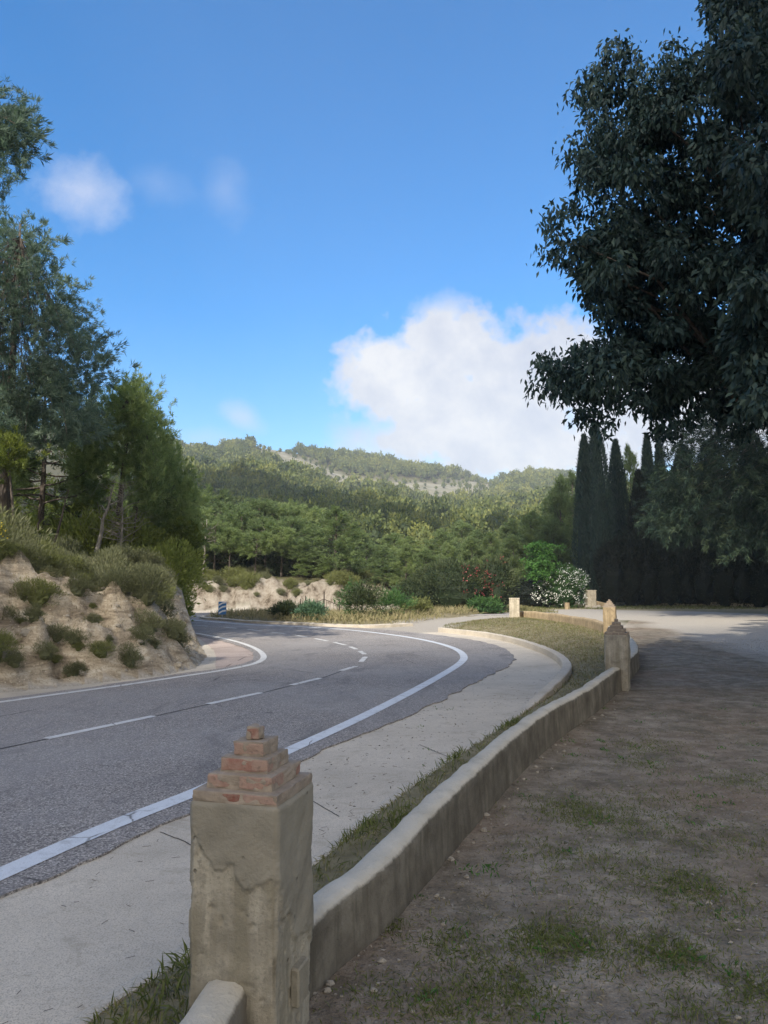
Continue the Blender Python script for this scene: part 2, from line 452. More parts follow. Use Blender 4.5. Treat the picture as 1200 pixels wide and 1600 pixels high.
def mat_walltop():
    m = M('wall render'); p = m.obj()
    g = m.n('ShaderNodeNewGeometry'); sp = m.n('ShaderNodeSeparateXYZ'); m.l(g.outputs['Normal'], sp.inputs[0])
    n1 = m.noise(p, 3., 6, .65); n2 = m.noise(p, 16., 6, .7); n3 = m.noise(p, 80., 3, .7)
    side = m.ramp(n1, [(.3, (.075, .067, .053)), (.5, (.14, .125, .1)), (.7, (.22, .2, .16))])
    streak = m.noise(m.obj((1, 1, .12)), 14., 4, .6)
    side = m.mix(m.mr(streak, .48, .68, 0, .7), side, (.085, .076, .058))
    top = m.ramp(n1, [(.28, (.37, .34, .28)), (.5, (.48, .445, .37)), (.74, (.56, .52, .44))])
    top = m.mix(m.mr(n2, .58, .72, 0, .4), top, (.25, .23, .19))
    f = m.mr(m.math('ADD', sp.outputs[2], m.math('MULTIPLY', m.math('SUBTRACT', n2, .5), .5)), .45, .7)  # side darkened for grime and shade, top paled for sky light
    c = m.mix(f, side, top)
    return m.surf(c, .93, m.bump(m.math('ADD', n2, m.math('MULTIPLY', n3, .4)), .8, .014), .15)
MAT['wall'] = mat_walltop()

def mat_brick(name, wash, amt):
    m = M(name); p = m.obj()
    n1 = m.noise(p, 12., 5, .65); n2 = m.noise(p, 60., 4, .7)
    f = m.attr('tone')
    c = m.ramp(f, [(0., (.2, .075, .055)), (.35, (.27, .13, .1)), (.7, (.3, .19, .15)), (1., (.33, .25, .2))])
    c = m.mix(m.mr(n1, .36, .56, amt, .9), c, wash)
    c = m.mix(m.mr(n2, .56, .7, 0, .5), c, (.1, .08, .07))
    return m.surf(c, .93, m.bump(m.math('ADD', n1, m.math('MULTIPLY', n2, .5)), .8, .01), .15)
MAT['brick'] = mat_brick('worn brick', (.33, .235, .185), .12)
MAT['brick_grey'] = mat_brick('grimy grey brick', (.2, .18, .15), .85)
MAT['brick_tan'] = mat_brick('tan washed brick', (.32, .26, .19), .85)
def mat_mortar():
    m = M('mortar'); p = m.obj(); n1 = m.noise(p, 20., 5, .65)
    return m.surf(m.ramp(n1, [(.3, (.22, .18, .14)), (.7, (.34, .285, .225))]), .95, m.bump(n1, .8, .01))
MAT['mortar'] = mat_mortar()

def mat_paint(name, a, b, lo=.44, hi=.6):
    m = M(name); p = m.pos(); n1 = m.noise(p, 9., 6, .75); n2 = m.noise(p, 130., 2, .7)
    c = m.mix(m.mr(n1, lo + .08, hi + .1, 0, .8), a, b)
    c = m.mix(m.mr(n2, .55, .68, 0, .75), c, b)
    nz = m.n('ShaderNodeTexNoise'); nz.inputs['Scale'].default_value = 5.; nz.inputs['Detail'].default_value = 5; m.l(p, nz.inputs['Vector'])
    dv = m.n('ShaderNodeMix'); dv.data_type = 'VECTOR'; dv.inputs[0].default_value = .1; m.l(p, dv.inputs[4]); m.l(nz.outputs[1], dv.inputs[5])
    cr = m.vor(dv.outputs[1], 1.6, 'DISTANCE_TO_EDGE')
    c = m.mix(m.math('MULTIPLY', m.mr(cr, .004, .014, .9, 0), m.mr(m.noise(p, 1.3, 3), .5, .56)), c, (.16, .155, .15))
    return m.surf(c, .8, m.bump(n2, .3, .005), .25)
MAT['paint'] = mat_paint('road paint', (.62, .65, .68), (.4, .41, .42))
MAT['paint_worn'] = mat_paint('worn road paint', (.62, .615, .59), (.4, .39, .38), .42, .58)
def plain(name, c, r=.6, spec=.3, metal=0.):
    m = M(name); n = m.noise(m.obj(), 30., 4, .6)
    col = m.mix(m.mr(n, .45, .75, 0, .45), c, tuple(.6 * q for q in c))
    mm = m.surf(col, r, m.bump(n, .15, .004), spec)
    m.t.nodes['Principled BSDF'].inputs['Metallic'].default_value = metal
    return mm
MAT['tar'] = plain('tar seam', (.04, .039, .04), .8)
MAT['signblue'] = plain('sign blue', (.03, .16, .42), .45)
MAT['signwhite'] = plain('sign white', (.72, .74, .76), .45)
MAT['zinc'] = plain('zinc post', (.4, .41, .42), .5, .4, .6)
MAT['rust'] = plain('rusty iron', (.06, .045, .038), .8)
def mat_cloud():
    m = M('shade_cloud'); n = m.noise(m.pos(), .02, 5)
    return m.surf(m.ramp(n, [(.3, (.8, .8, .8)), (.7, (.92, .92, .92))]), 1.)
MAT['shade_cloud'] = mat_cloud()

# ------------------------------------------------------------------ plan of the place
pp = lambda L: [P(x, y) for x, y in L]
line_right = [(-9.5, -12), (-4.2, -.5)] + pp([(-150, 1440), (0, 1373), (100, 1328), (200, 1285), (305, 1243), (400, 1200), (470, 1168), (560, 1126), (640, 1085), (695, 1054), (719, 1038), (725, 1029), (716, 1018), (690, 1008), (650, 999), (600, 991.5), (540, 985), (470, 980.5), (400, 977.5), (345, 973.5)]) + [(-8.75, 33.2), (-9.3, 35.4), (-8.4, 37.4), (-3, 37.9), (9, 37.9)]
line_left = [(-18, -12)] + pp([(-150, 1121), (0, 1100), (100, 1086), (200, 1072), (285, 1059), (350, 1049), (395, 1039.5), (411, 1031), (408, 1021), (393, 1012), (368, 1003.5), (330, 995), (290, 989)]) + [(-10.2, 26.4), (-13.7, 30), (-15, 34), (-13.4, 37.8), (-10, 39.9), (-3, 40.3), (9, 40.3)]
edge_right = [(-9.0, -12.5), (-3.6, -.8)] + pp([(-150, 1474), (0, 1409), (150, 1346), (300, 1276), (400, 1223), (500, 1177), (600, 1138), (700, 1090), (768, 1056), (800, 1038), (801, 1023), (772, 1008.5), (730, 999.5), (640, 988.5), (560, 982), (470, 977.6), (390, 974.3), (345, 970.5)]) + [(-8.1, 33.4), (-8.6, 35.3), (-8, 36.9), (-3, 37.3), (9, 37.3)]
edge_left = [(-18.4, -11.6)] + pp([(-150, 1115), (0, 1094), (100, 1081), (200, 1067), (285, 1054), (345, 1045.5), (382, 1037), (396, 1028.5), (390, 1018.5), (366, 1008), (330, 999), (290, 992)]) + [(-10.4, 27), (-14.2, 30.2), (-15.6, 34), (-13.9, 38.3), (-10, 40.6), (-3, 40.9), (9, 40.9)]
kerb_px = [(690, 987.5), (760, 995.5), (800, 1003.5), (835, 1014), (865, 1026), (884, 1039), (891, 1051), (884, 1067), (858, 1091), (815, 1120), (760, 1154), (700, 1192), (640, 1233), (570, 1286), (500, 1344), (420, 1402), (310, 1482), (130, 1600)]
kerb_line = pp(kerb_px) + [(-1.5, 1.6), (-2.2, 0), (-6.5, -10)]
bank_base = [(-22, -17), (-12.2, 0), (-8.9, 5.5)] + pp([(0, 1083), (120, 1071), (250, 1056), (306, 1044), (324, 1026), (314, 1009), (299, 995), (286, 983)]) + [(-13, 28.4), (-17.5, 32.4), (-16, 39.2), (-11.5, 41.6), (-7, 41.9), (-2.8, 41.7), (0.5, 42.2), (3.5, 44)]
FLAT = bank_base + [(6, 62), (60, 62), (90, 20), (60, -40), (-12, -40)]

pil_near = (-.47, 2.775)
wall_r = pp([(503, 1549), (536, 1512), (602, 1457), (656, 1396), (738, 1298), (831, 1193), (886, 1146), (930, 1115), (966, 1083)])     # right foot of the wall
_w = np.array(wall_r); _t = unit(np.gradient(_w, axis=0)); wall_c = _w + np.stack([-_t[:, 1], _t[:, 0]], 1) * .092
pil_mid = P(970, 1078)
pil_mid = (pil_mid[0], pil_mid[1] + .12)
pil_3 = (P(953.5, 995)[0] + .05, P(953.5, 995)[1] + .15)
pil_4 = (P(805.5, 970)[0], P(805.5, 970)[1] + .2)
pil_5 = (P(925, 950.5)[0], P(925, 950.5)[1] + .3)
wall2_c = [pil_mid, (pil_mid[0] + .55, pil_mid[1] + 1.3), P(991, 1043), P(985, 1022), P(968, 1003), pil_3]
wall3_c = [pil_3] + pp([(925, 985.5), (890, 977.5), (850, 971.5), (815, 968.5)]) + [pil_4]
VERGE = [tuple(q) for q in kerb_line[:-3]] + [(-.95, 1.0)] + [tuple(pil_near)] + [tuple(q) for q in wall_c] + [tuple(q) for q in wall2_c] + [tuple(q) for q in wall3_c][1:] + pp([(740, 972), (690, 980)])
YARD = [(-1.3, -6), (-.95, 1.0), tuple(pil_near)] + [tuple(q) for q in wall_c] + [tuple(q) for q in wall2_c] + pp([(985, 968), (1200, 962)]) + [(60, 36), (60, -30), (-1.3, -30)]
TRACK = pp([(560, 984), (620, 975), (700, 966), (790, 959), (840, 953), (905, 951.5), (960, 953), (1080, 955), (1200, 959)]) + [(48, 47), (48, 13)] + pp([(1330, 1075), (1200, 1035), (1120, 1008), (1040, 984), (985, 970)]) + [(pil_3[0], pil_3[1])] + [tuple(q) for q in wall3_c[1:]] + pp([(760, 973), (715, 984), (690, 989), (640, 990)])
ISLAND = pp([(350, 970.5), (390, 974), (470, 977), (560, 981), (640, 977), (720, 964), (800, 955)]) + [(9, 46), (3, 46), (2, 41), (2, 37.4), (-3, 37.2), (-7.8, 36.8), (-8.4, 35.2), (-7.9, 33.4)]

RID = np.array([(-700, 640), (-200, 660), (100, 672), (230, 680), (262, 690), (290, 696), (330, 703), (380, 702), (410, 702), (450, 708), (500, 716), (560, 724), (620, 731), (700, 744), (770, 755), (800, 752), (830, 747), (880, 749), (905, 750), (1000, 756), (1200, 750), (1700, 700), (2600, 690)])

def hill(x, y):
    yy = np.maximum(y, 1.)
    px = np.clip(CX + F * x / yy, -650, 2500)
    er = (HOR - np.interp(px, RID[:, 0], RID[:, 1])) / F
    s = np.interp(yy, [55, 80, 120, 250, 400, 560, 620], [0, .16, .27, .55, .77, .985, 1.])
    e0 = -EYE / yy
    z = EYE + (e0 + (er - e0) * s) * yy
    zr = EYE + er * 620
    z = np.where(yy > 620, zr - (yy - 620) * .12, z)
    n = fbm(x / 70., y / 70., s=31, o=4) * 6 * sm(90, 260, yy) * (1 - .8 * sm(430, 580, yy))
    return np.where(y > 55, np.maximum(z + n, -40), 0.)

def terrain(x, y, full=False):
    x = np.asarray(x, float); y = np.asarray(y, float)
    ins = inside(x, y, FLAT)
    d = pdist(x, y, FLAT)
    do = np.where(ins, 0, d)
    rockz = sm(32, 38, y) * sm(8, 0, x)
    bankz = sm(31, 27, y) * sm(0, -3, x)
    amp = 2.0 * bankz * (.5 + .5 * sm(.3, 6.5, np.hypot(x + 4.0, y - 16.6))) + 1.6 * rockz
    wob = fbm(x / 1.1, y / 1.1, s=3, o=4)
    dd = np.maximum(do + wob * .3 * sm(0, .6, do), 0)
    width = 1.75 + .5 * vn(x / 3, y / 3, s=9)
    prof = sm(0, 1, np.clip(dd / width, 0, 1) * .5 + .0) * 2
    prof = np.clip(np.sin(np.clip(dd / width, 0, 1) * PI / 2), 0, 1)
    z = amp * prof * (1 + .12 * vn(x / 4, y / 4, s=5)) + np.clip(do - 1.5, 0, 40) * .13 * np.where(y < 62, sm(14, 0, x), 0) * sm(75, 50, y)
    face = np.clip(amp, 0, 1.3) * sm(0, .35, do) * sm(4.5, 1.2, do)
    z = z + face * ((wob * .17 + .2 * (np.abs(fbm(x / .55, y / .55, s=28, o=4)) - .4)) * (1 - rockz) + rockz * .3 * (np.abs(fbm(x / 1.3, y / 1.3, s=18, o=5)) - .45) + (.09 + .06 * rockz) * fbm(x / .4, y / .4, s=8, o=3))
    z = z + hill(x, y)
    invr = inside(x, y, VERGE); dv = pdist(x, y, VERGE)
    iny = inside(x, y, YARD); dy = pdist(x, y, YARD)
    ini = inside(x, y, ISLAND); di = pdist(x, y, ISLAND)
    z = z + np.where(invr, (.05 * sm(0, .15, dv) + .12 * sm(0.1, 1.4, dv)) * sm(2, 6, y) + .035 * sm(0, .1, dv), 0)
    near = np.hypot(x, y) < 60
    z = z + np.where(iny & near, (fbm(x / 1.9, y / 1.9, s=12, o=3) * .018 + .007 * sm(9, 4, y) * fbm(x / .28, y / .28, s=14, o=3)) * sm(0, .3, dy), 0)
    z = z + np.where(ini, .14 * sm(0, .8, di), 0)
    if not full: return z
    intr = inside(x, y, TRACK); dt = pdist(x, y, TRACK)
    w = {}
    w['w_bank'] = np.where(ins, sm(.7, 0, d) * sm(31, 27, y) * sm(0, -2, x), sm(3.2, 1.4, do + wob * .5) * sm(33, 29, y) * sm(1, -2, x))
    w['w_rock'] = np.where(ins, 0, sm(3.0, 1.6, do + wob * .3) * sm(30, 36, y) * sm(6, 2, x) * sm(60, 50, y))
    w['w_verge'] = np.clip(np.where(invr, 1, sm(.25, 0, dv)) + np.where(ini, 1, sm(.3, 0, di)) + np.where(ins & (x > 1) & (y > 38), 1, 0) * np.where(iny, 0, 1), 0, 1)
    w['w_yard'] = np.where(iny, sm(-.05, .1, dy), 0) * 1.
    nb = fbm(x / 2.2, y / 2.2, s=21, o=4)
    wd = np.where(x > 8, 1.6, .45)
    w['w_gravel'] = np.where(intr, .5 + .5 * np.clip(dt / wd, 0, 1), .5 - .5 * np.clip(dt / wd, 0, 1))
    w['w_gravel'] = np.clip(w['w_gravel'] + nb * .25 * (1 - np.abs(2 * w['w_gravel'] - 1)), 0, 1)
    w['w_gravel'] = np.maximum(w['w_gravel'], np.where(ins & ~invr & ~iny & ~ini & (y < 45) & (x < 4), 1., 0.))
    w['w_bare'] = bare_mask(x, y, z)
    return z, w

BARE = [([(385, 690), (415, 692), (470, 718), (505, 727), (540, 742), (560, 752), (520, 757), (470, 742), (430, 726), (400, 712)], 10),
        ([(500, 742), (560, 745), (640, 752), (720, 754), (790, 766), (750, 776), (690, 782), (620, 772), (560, 768), (510, 760)], 12),
        ([(255, 683), (300, 690), (350, 702), (345, 710), (290, 702), (255, 695)], 8),
        ([(885, 738), (930, 740), (1010, 742), (1015, 770), (960, 765), (900, 752)], 10)]
def bare_mask(x, y, z):
    far = y > 250
    px, py = PX(x, np.maximum(y, 1), z)
    r = np.zeros(np.shape(x))
    for poly, s in BARE:
        i = inside(px, py, poly); d = pdist(px, py, poly)
        r = np.maximum(r, np.where(i, np.minimum(1., .45 + d / s), .45 * sm(s, 0, d)))
    r = np.clip(r + .35 * fbm(x / 22., y / 40., s=55, o=4) * (r > 0.02), 0, 1) * (r > 0.02)
    return np.where(far, r, 0.)

# ------------------------------------------------------------------ ground sheet (polar grid around the viewpoint)
th_ = np.concatenate([np.arange(-180, -38, 3.), np.arange(-38, 38, .2), np.arange(38, 180, 3.)]) * PI / 180
rr = [.4]
while rr[-1] < 1150: rr.append(rr[-1] * 1.0135 + .0)
rr = np.array(rr)
TT, RR = np.meshgrid(th_, rr)
gx, gy = (RR * np.sin(TT)).ravel(), (RR * np.cos(TT)).ravel()
gz, gw = terrain(gx, gy, True)
nt, nr = len(th_), len(rr)
i = np.arange(nr - 1)[:, None] * nt; j = np.arange(nt)[None]; j2 = (j + 1) % nt
gq = np.stack([i + j, i + j2, i + nt + j2, i + nt + j], -1).reshape(-1, 4)[:, ::-1]
g = G(); g.add(np.stack([gx, gy, gz], 1), gq)
ce = len(gx); g.add([[0, 0, 0]]); g.T.append(np.array([[ce, (b + 1) % nt, b] for b in range(nt)]))
ext = {k: np.append(v, v[0]) for k, v in gw.items()}
ext['w_yard'][-1] = 1.
struct(g.build('ground', MAT['ground'], shade=True, extra=ext), 'brown earth yard, road banks and wooded valley ground')

def Z(x, y): return float(terrain(np.array([x]), np.array([y]))[0])

# ------------------------------------------------------------------ road, shoulders, kerbs, paint
def ragged(line, amp, sc, s):
    p = smooth(line, .12)
    t = unit(np.gradient(p, axis=0)); n = np.stack([-t[:, 1], t[:, 0]], 1)
    return p + n * (amp * fbm(p[:, 0] / sc, p[:, 1] / sc, s=s, o=4))[:, None]
er_, el_ = ragged(edge_right, .05, .35, 41), ragged(edge_left, .03, .4, 43)
sheet('road', list(map(tuple, er_)) + list(map(tuple, el_[::-1])), .022, MAT['asphalt'], 'grey asphalt mountain road sweeping round a bend')
g = G()      # the broken lip of the asphalt where it ends on the concrete
k = len(er_)
v = np.concatenate([np.c_[er_, np.full(k, .022)], np.c_[er_, np.full(k, .0)]]); ii = np.arange(k - 1)
g.add(v, np.stack([ii, ii + k, ii + k + 1, ii + 1], 1)); 
struct(g.build('road_edge', MAT['asphalt']), 'broken dark edge of the asphalt')
ks = smooth(kerb_line, .15)
lr = smooth(line_right, .2)
n1 = int(np.argmin(np.hypot(lr[:, 0] - ks[0, 0], lr[:, 1] - ks[0, 1])))
sheet('shoulder', list(map(tuple, lr[:n1])) + list(map(tuple, ks)), .007, MAT['concrete'], 'pale concrete shoulder outside the bend')
bb = smooth(bank_base[:11], .2)
el2 = smooth(edge_left[:13], .2)
def shift(p, q):
    t = unit(np.gradient(p, axis=0)); n = np.stack([-t[:, 1], t[:, 0]], 1); return p + n * q
sheet('shoulder', list(map(tuple, shift(el2, -.1))) + list(map(tuple, shift(bb, .25)[::-1])), .007, MAT['kerb'], 'pale concrete strip under the cut bank')
sheet('paved_apron', [tuple(q) for q in smooth(pp([(338, 1047), (384, 1038), (398, 1028.5), (392, 1018), (368, 1007.5), (332, 998.5), (306, 994.5)]), .2)] + pp([(322, 1006), (334, 1016), (338, 1028), (336, 1040)]), .012, MAT['pink'], 'pinkish paved apron at the tip of the bank')
g = G(); ribbon(g, smooth(line_right, .15), .16, .0265)
struct(g.build('road_marking', MAT['paint']), 'solid white edge line on the outside of the bend')
g = G(); ribbon(g, smooth(line_left, .15), .13, .0265)
struct(g.build('road_marking', MAT['paint_worn']), 'solid white edge line under the bank')
dash = [((72, 1158), (240, 1122)), ((325, 1103), (408, 1085)), ((455, 1073), (500, 1062)), ((533, 1050), (556, 1043)), ((564, 1036), (571, 1028)), ((570, 1024), (562, 1019)), ((557, 1016), (547, 1012)), ((540, 1009.5), (522, 1005)), ((512, 1003), (492, 999)), ((480, 997), (462, 994)), ((446, 991.5), (424, 989)), ((408, 987), (386, 984.5)), ((370, 983), (350, 981)), ((325, 979.5), (300, 977.5)), ((-300, 1240), (-100, 1196))]
g = G()
for a, b in dash:
    a, b = np.array(P(*a)), np.array(P(*b))
    ribbon(g, np.array([a + (b - a) * t for t in np.linspace(0, 1, 6)]), .11, .0265)
struct(g.build('road_marking', MAT['paint_worn']), 'broken white centre line')
g = G(); ribbon(g, smooth(pp([(-100, 1196), (72, 1158.6), (240, 1122.5), (325, 1103.5), (408, 1085.6), (455, 1073.7), (500, 1062.6), (533, 1051)]), .15), .025, .0255)
struct(g.build('road_joint', MAT['tar']), 'dark joint between the two lanes')
for a, b in (((250, 1302), (312, 1327)), ((486, 1252), (530, 1278)), ((655, 1165), (705, 1186))):
    g = G(); A_, B_ = np.array(P(*a)), np.array(P(*b))
    q = np.array([A_ + (B_ - A_) * t for t in np.linspace(0, 1, 12)]); q[:, 1] += .012 * fbm(q[:, 0] * 6, q[:, 1] * 6, s=4)
    ribbon(g, q, .008, .0095); struct(g.build('shoulder_joint', MAT['tar']), 'dark joint across the concrete shoulder')

def sweep(g, line, prof_fn, s=0, jit=.0):
    """sweeps an open profile (list of (side, height)) along a line; prof_fn(t, x, y) returns the profile"""
    p = np.asarray(line)[:, :2]; k = len(p)
    t = unit(np.gradient(p, axis=0)); n = np.stack([t[:, 1], -t[:, 0]], 1)   # n points to the right of the way
    rows = []
    for q in range(k):
        pr = np.array(prof_fn(q / (k - 1), p[q, 0], p[q, 1]))
        rows.append(np.c_[p[q] + n[q] * pr[:, :1], pr[:, 1]])
    v = np.array(rows); m_ = v.shape[1]
    if jit:
        f = v.reshape(-1, 3)
        f += jit * np.stack([fbm(f[:, 0] * 9, f[:, 1] * 9, f[:, 2] * 9, s=s + w_, o=3) for w_ in (0, 7, 13)], 1)
        v = f.reshape(k, m_, 3)
    a = np.arange(k - 1)[:, None] * m_; b = np.arange(m_ - 1)[None]
    q = np.stack([a + b, a + m_ + b, a + m_ + b + 1, a + b + 1], -1).reshape(-1, 4)
    e = [[0, z, z + 1] for z in range(1, m_ - 1)] + [[(k - 1) * m_, (k - 1) * m_ + z + 1, (k - 1) * m_ + z] for z in range(1, m_ - 1)]
    g.add(v.reshape(-1, 3), q, e)

kl = smooth(kerb_line[:-1], .1)
sk = np.concatenate([[0], np.cumsum(np.linalg.norm(np.diff(kl, axis=0), axis=1))])
i_low = int(np.argmin(np.hypot(kl[:, 0] - P(850, 1096)[0], kl[:, 1] - P(850, 1096)[1])))
def kerb_prof(t, x, y):
    f = float(sm(P(820, 1116)[1] - 1.6, P(880, 1072)[1], y))
    h = .02 + .13 * f; w = .05 + .085 * f; b = .006 + .006 * f
    return [(-.03, -.02), (-.025, h - b), (-.01, h), (w - .02, h), (w, h - b), (w, -.02)]
g = G(); sweep(g, kl[::-1], lambda t, x, y: [(-q, z) for q, z in kerb_prof(t, x, y)][::-1], 51, .007)
tag(g.build('kerb', MAT['kerb']), 'pale concrete kerb curving between the shoulder and the dry verge', 'kerb')
ik = smooth(pp([(640, 978), (600, 980), (560, 981), (470, 977), (390, 973.6), (352, 970.2)]) + [(-7.9, 33.4), (-8.4, 35.2), (-7.8, 36.8)], .15)
g = G(); sweep(g, ik, lambda t, x, y: [(-.2, -.02), (-.2, .1), (.0, .12), (.02, .1), (.02, -.02)], 53, .01)
tag(g.build('kerb', MAT['kerb']), 'low concrete kerb round the weedy island by the arrow sign', 'kerb')

# ------------------------------------------------------------------ pillars and walls
def pillar_body(g, w, d, h, seed, lip=None, front_coat=False):
    """plastered shaft: gridded box pushed about by noise, optional proud upper coat with a ragged lower rim"""
    nu, nz_ = (44, 150) if front_coat else (16, 70)
    hw, hd = w / 2, d / 2
    per = []
    for a, b in (((-hw, -hd), (hw, -hd)), ((hw, -hd), (hw, hd)), ((hw, hd), (-hw, hd)), ((-hw, hd), (-hw, -hd))):
        for t in np.arange(nu) / nu: per.append((a[0] + (b[0] - a[0]) * t, a[1] + (b[1] - a[1]) * t))
    per = np.array(per); k = len(per)
    zz = np.linspace(-.06, h, nz_)
    X = np.broadcast_to(per[None, :, 0], (nz_, k)).copy(); Y = np.broadcast_to(per[None, :, 1], (nz_, k)).copy(); Zz = np.broadcast_to(zz[:, None], (nz_, k)).copy()
    r = np.sqrt(X ** 2 + Y ** 2); cx = np.where(np.abs(X) > hw - 1e-6, np.sign(X), 0); cy = np.where(np.abs(Y) > hd - 1e-6, np.sign(Y), 0)
    nv = np.stack([cx, cy], -1); nv = nv / (np.linalg.norm(nv, axis=-1, keepdims=True) + 1e-9)
    corner = (np.abs(cx) + np.abs(cy)) > 1.5
    off = .006 * fbm(X * 7, Y * 7, Zz * 7, s=seed, o=4) - np.where(corner, .007 + .006 * np.abs(vn(X * 3, Y * 3, Zz * 16, s=seed + 3)), 0)
    if lip:
        rim = h - lip + .05 * vn(X * 9, Y * 9, s=seed + 5) + .1 * (X / w) + .03 * vn(X * 28, Y * 28, s=seed + 6) - .08 * (Y / d)
        off = off + .009 * sm(-.012, .004, Zz - rim)
    coat = np.zeros_like(X)
    if front_coat:
        rim = h - np.interp(X / w, [-.5, -.42, -.27, -.2, 0, .05, .14, .3, .5], [.07, .12, .17, .21, .205, .255, .275, .24, .235]) + .022 * fbm(X * 20, X * 0, s=seed + 5, o=6)
        rim = np.where(Y < -hd + 1e-4, rim, h - .3 - .9 * (Y + hd) + .05 * vn(Y * 18, Y * 0, s=seed + 8))
        coat = sm(-.006, .004, Zz - rim)
        off = off + .008 * coat + .004 * coat * fbm(X * 45, Y * 45, Zz * 45, s=seed + 6, o=3) * sm(.09, .0, np.abs(Zz - rim))
        off = off - .008 * sm(.45, .75, vn(X * 26, Y * 26, Zz * 26, s=seed + 12)) * (1 - coat)
    off = off * sm(h, h - .01, Zz) + .0
    chip = sm(.35, .5, vn(X * 11, Y * 11, Zz * 6, s=seed + 9)) * corner * .014
    off = off - chip
    X += nv[..., 0] * off; Y += nv[..., 1] * off
    v = np.stack([X, Y, Zz], -1).reshape(-1, 3)
    a = np.arange(nz_ - 1)[:, None] * k; b = np.arange(k)[None]; b2 = (b + 1) % k
    q = np.stack([a + b, a + b2, a + k + b2, a + k + b], -1).reshape(-1, 4)
    n = len(v); v = np.vstack([v, [[0, 0, h]]])
    g.add(v, q, [[(nz_ - 1) * k + c, (nz_ - 1) * k + (c + 1) % k, n] for c in range(k)], np.append(coat.ravel(), 0.))

def rough_block(g, c, s, rz, seed, tone, amp=.003, chip=.009):
    """worn brick: a gridded box with rounded, chipped edges and uneven faces"""
    n = 9
    lin = np.linspace(-1, 1, n)
    for ax in range(3):
        for sg in (-1, 1):
            a, b = np.meshgrid(lin, lin, indexing='ij')
            v = np.zeros((n, n, 3)); v[..., ax] = sg; v[..., (ax + 1) % 3] = a * sg; v[..., (ax + 2) % 3] = b
            v = v.reshape(-1, 3)
            h = np.array(s) / 2
            p = v * h
            r = min(.0045, h.min() * .5)
            inner = np.clip(p, -(h - r), h - r)
            dd = p - inner; L = np.linalg.norm(dd, axis=1, keepdims=True)
            p = np.where(L > 1e-9, inner + dd / np.maximum(L, 1e-9) * r, p)
            w = p + np.array([seed * 1.37, seed * .71, seed * .31])
            ed = (L[:, 0] > r * .9) * 1.
            p = p + unit(p) * (amp * fbm(w[:, 0] * 30, w[:, 1] * 30, w[:, 2] * 30, s=seed, o=3) - ed * chip * sm(.15, .6, vn(w[:, 0] * 22, w[:, 1] * 22, w[:, 2] * 22, s=seed + 1)))[:, None]
            ce, se = math.cos(rz), math.sin(rz)
            p = np.stack([p[:, 0] * ce - p[:, 1] * se + c[0], p[:, 0] * se + p[:, 1] * ce + c[1], p[:, 2] + c[2]], 1)
            i_ = np.arange(n - 1)[:, None] * n; j_ = np.arange(n - 1)[None]
            g.add(p, np.stack([i_ + j_, i_ + n + j_, i_ + n + j_ + 1, i_ + j_ + 1], -1).reshape(-1, 4), None, tone)

def brick_course(g, gm, w, d, z, h, seed):
    """a square course of worn bricks bedded in mortar that has squeezed out of the joints"""
    r = np.random.default_rng(seed)
    nb = max(1, int(round(w / .13)))
    rough_block(gm, (0, 0, z + h / 2 - .001), (w - .006, d - .006, h + .004), 0, seed + 50, .5, .005, .004)
    cuts = np.linspace(-w / 2, w / 2, nb + 1); cuts[1:-1] += r.normal(size=nb - 1) * .015
    for k in range(nb):
        L = cuts[k + 1] - cuts[k]
        for sgn in ((-1, 1) if nb > 1 else (0,)):
            dd = d / 2 - .006 if nb > 1 else d
            rough_block(g, ((cuts[k] + cuts[k + 1]) / 2, sgn * d / 4 + r.normal() * .002, z + h / 2 + r.normal() * .001), (L - .012, dd, h - .007), r.normal() * .02 if nb > 1 else .03, seed * 7 + k * 3 + sgn, np.clip(r.random() * .75 + (-.6 if k == 0 and sgn < 0 and seed % 10 == 0 else .1) - (.5 if nb == 1 and w < .1 else 0), 0, 1), *((.003, .009) if nb > 1 else (.0012, .004)))

def brick_pillar(label, loc, rz, w, d, hb, body_mat, seed, lip=None, plaque=False, brick=MAT['brick'], group='plastered pillars topped with stepped bricks'):
    t = thing('wall_pillar', label, 'pillar', (*loc, 0), group, rz)
    g = G(); pillar_body(g, w, d, hb - .036, seed, None if plaque else lip, plaque); g.build('pillar_body', body_mat, t, shade=True)
    steps = [(1.0, .036), (.8, .05), (.59, .05), (.39, .05), (.18, .046)]
    z = hb - .036
    for k, (f, h) in enumerate(steps):
        g, gm = G(), G()
        brick_course(g, gm, w * f + (.004 if k == 0 else 0), d * f + (.004 if k == 0 else 0), z + .001, h, seed * 10 + k)
        o = g.build('brick_step', brick, t); gm.build('mortar', MAT['mortar'], o)
        z += h
    if plaque:
        g = G(); box(g, (w / 2 + .01, .03, .2), (.034, .1, .13), 0, .006)
        g.build('wall_tile', MAT['plaster'], t)
    return t
RZ = -math.radians(15)
brick_pillar('nearest pillar, grey ochre plaster with cracked upper coat and five stepped brick courses', pil_near, RZ, .32, .335, .885, MAT['plaster'], 3, .3, True)
brick_pillar('shaded grey pillar with stepped brick top where the two low walls meet', pil_mid, -math.radians(24), .33, .34, .86, MAT['wallplaster'], 5, .45, brick=MAT['brick_grey'])
brick_pillar('sunlit tan pillar with stepped pyramid top beyond the grey one', pil_3, -math.radians(22), .37, .37, .92, MAT['tanplaster'], 7, brick=MAT['brick_tan'])
t = thing('wall_pillar', 'cream flat topped gate pillar at the far end of the low wall', 'pillar', (*pil_4, 0), None, -math.radians(12))
g = G(); pillar_body(g, .44, .44, .93, 11); g.build('pillar_body', MAT['cream'], t)
g = G(); box(g, (0, 0, .955), (.46, .46, .05), 0, .012); g.build('pillar_cap', MAT['cream'], t)
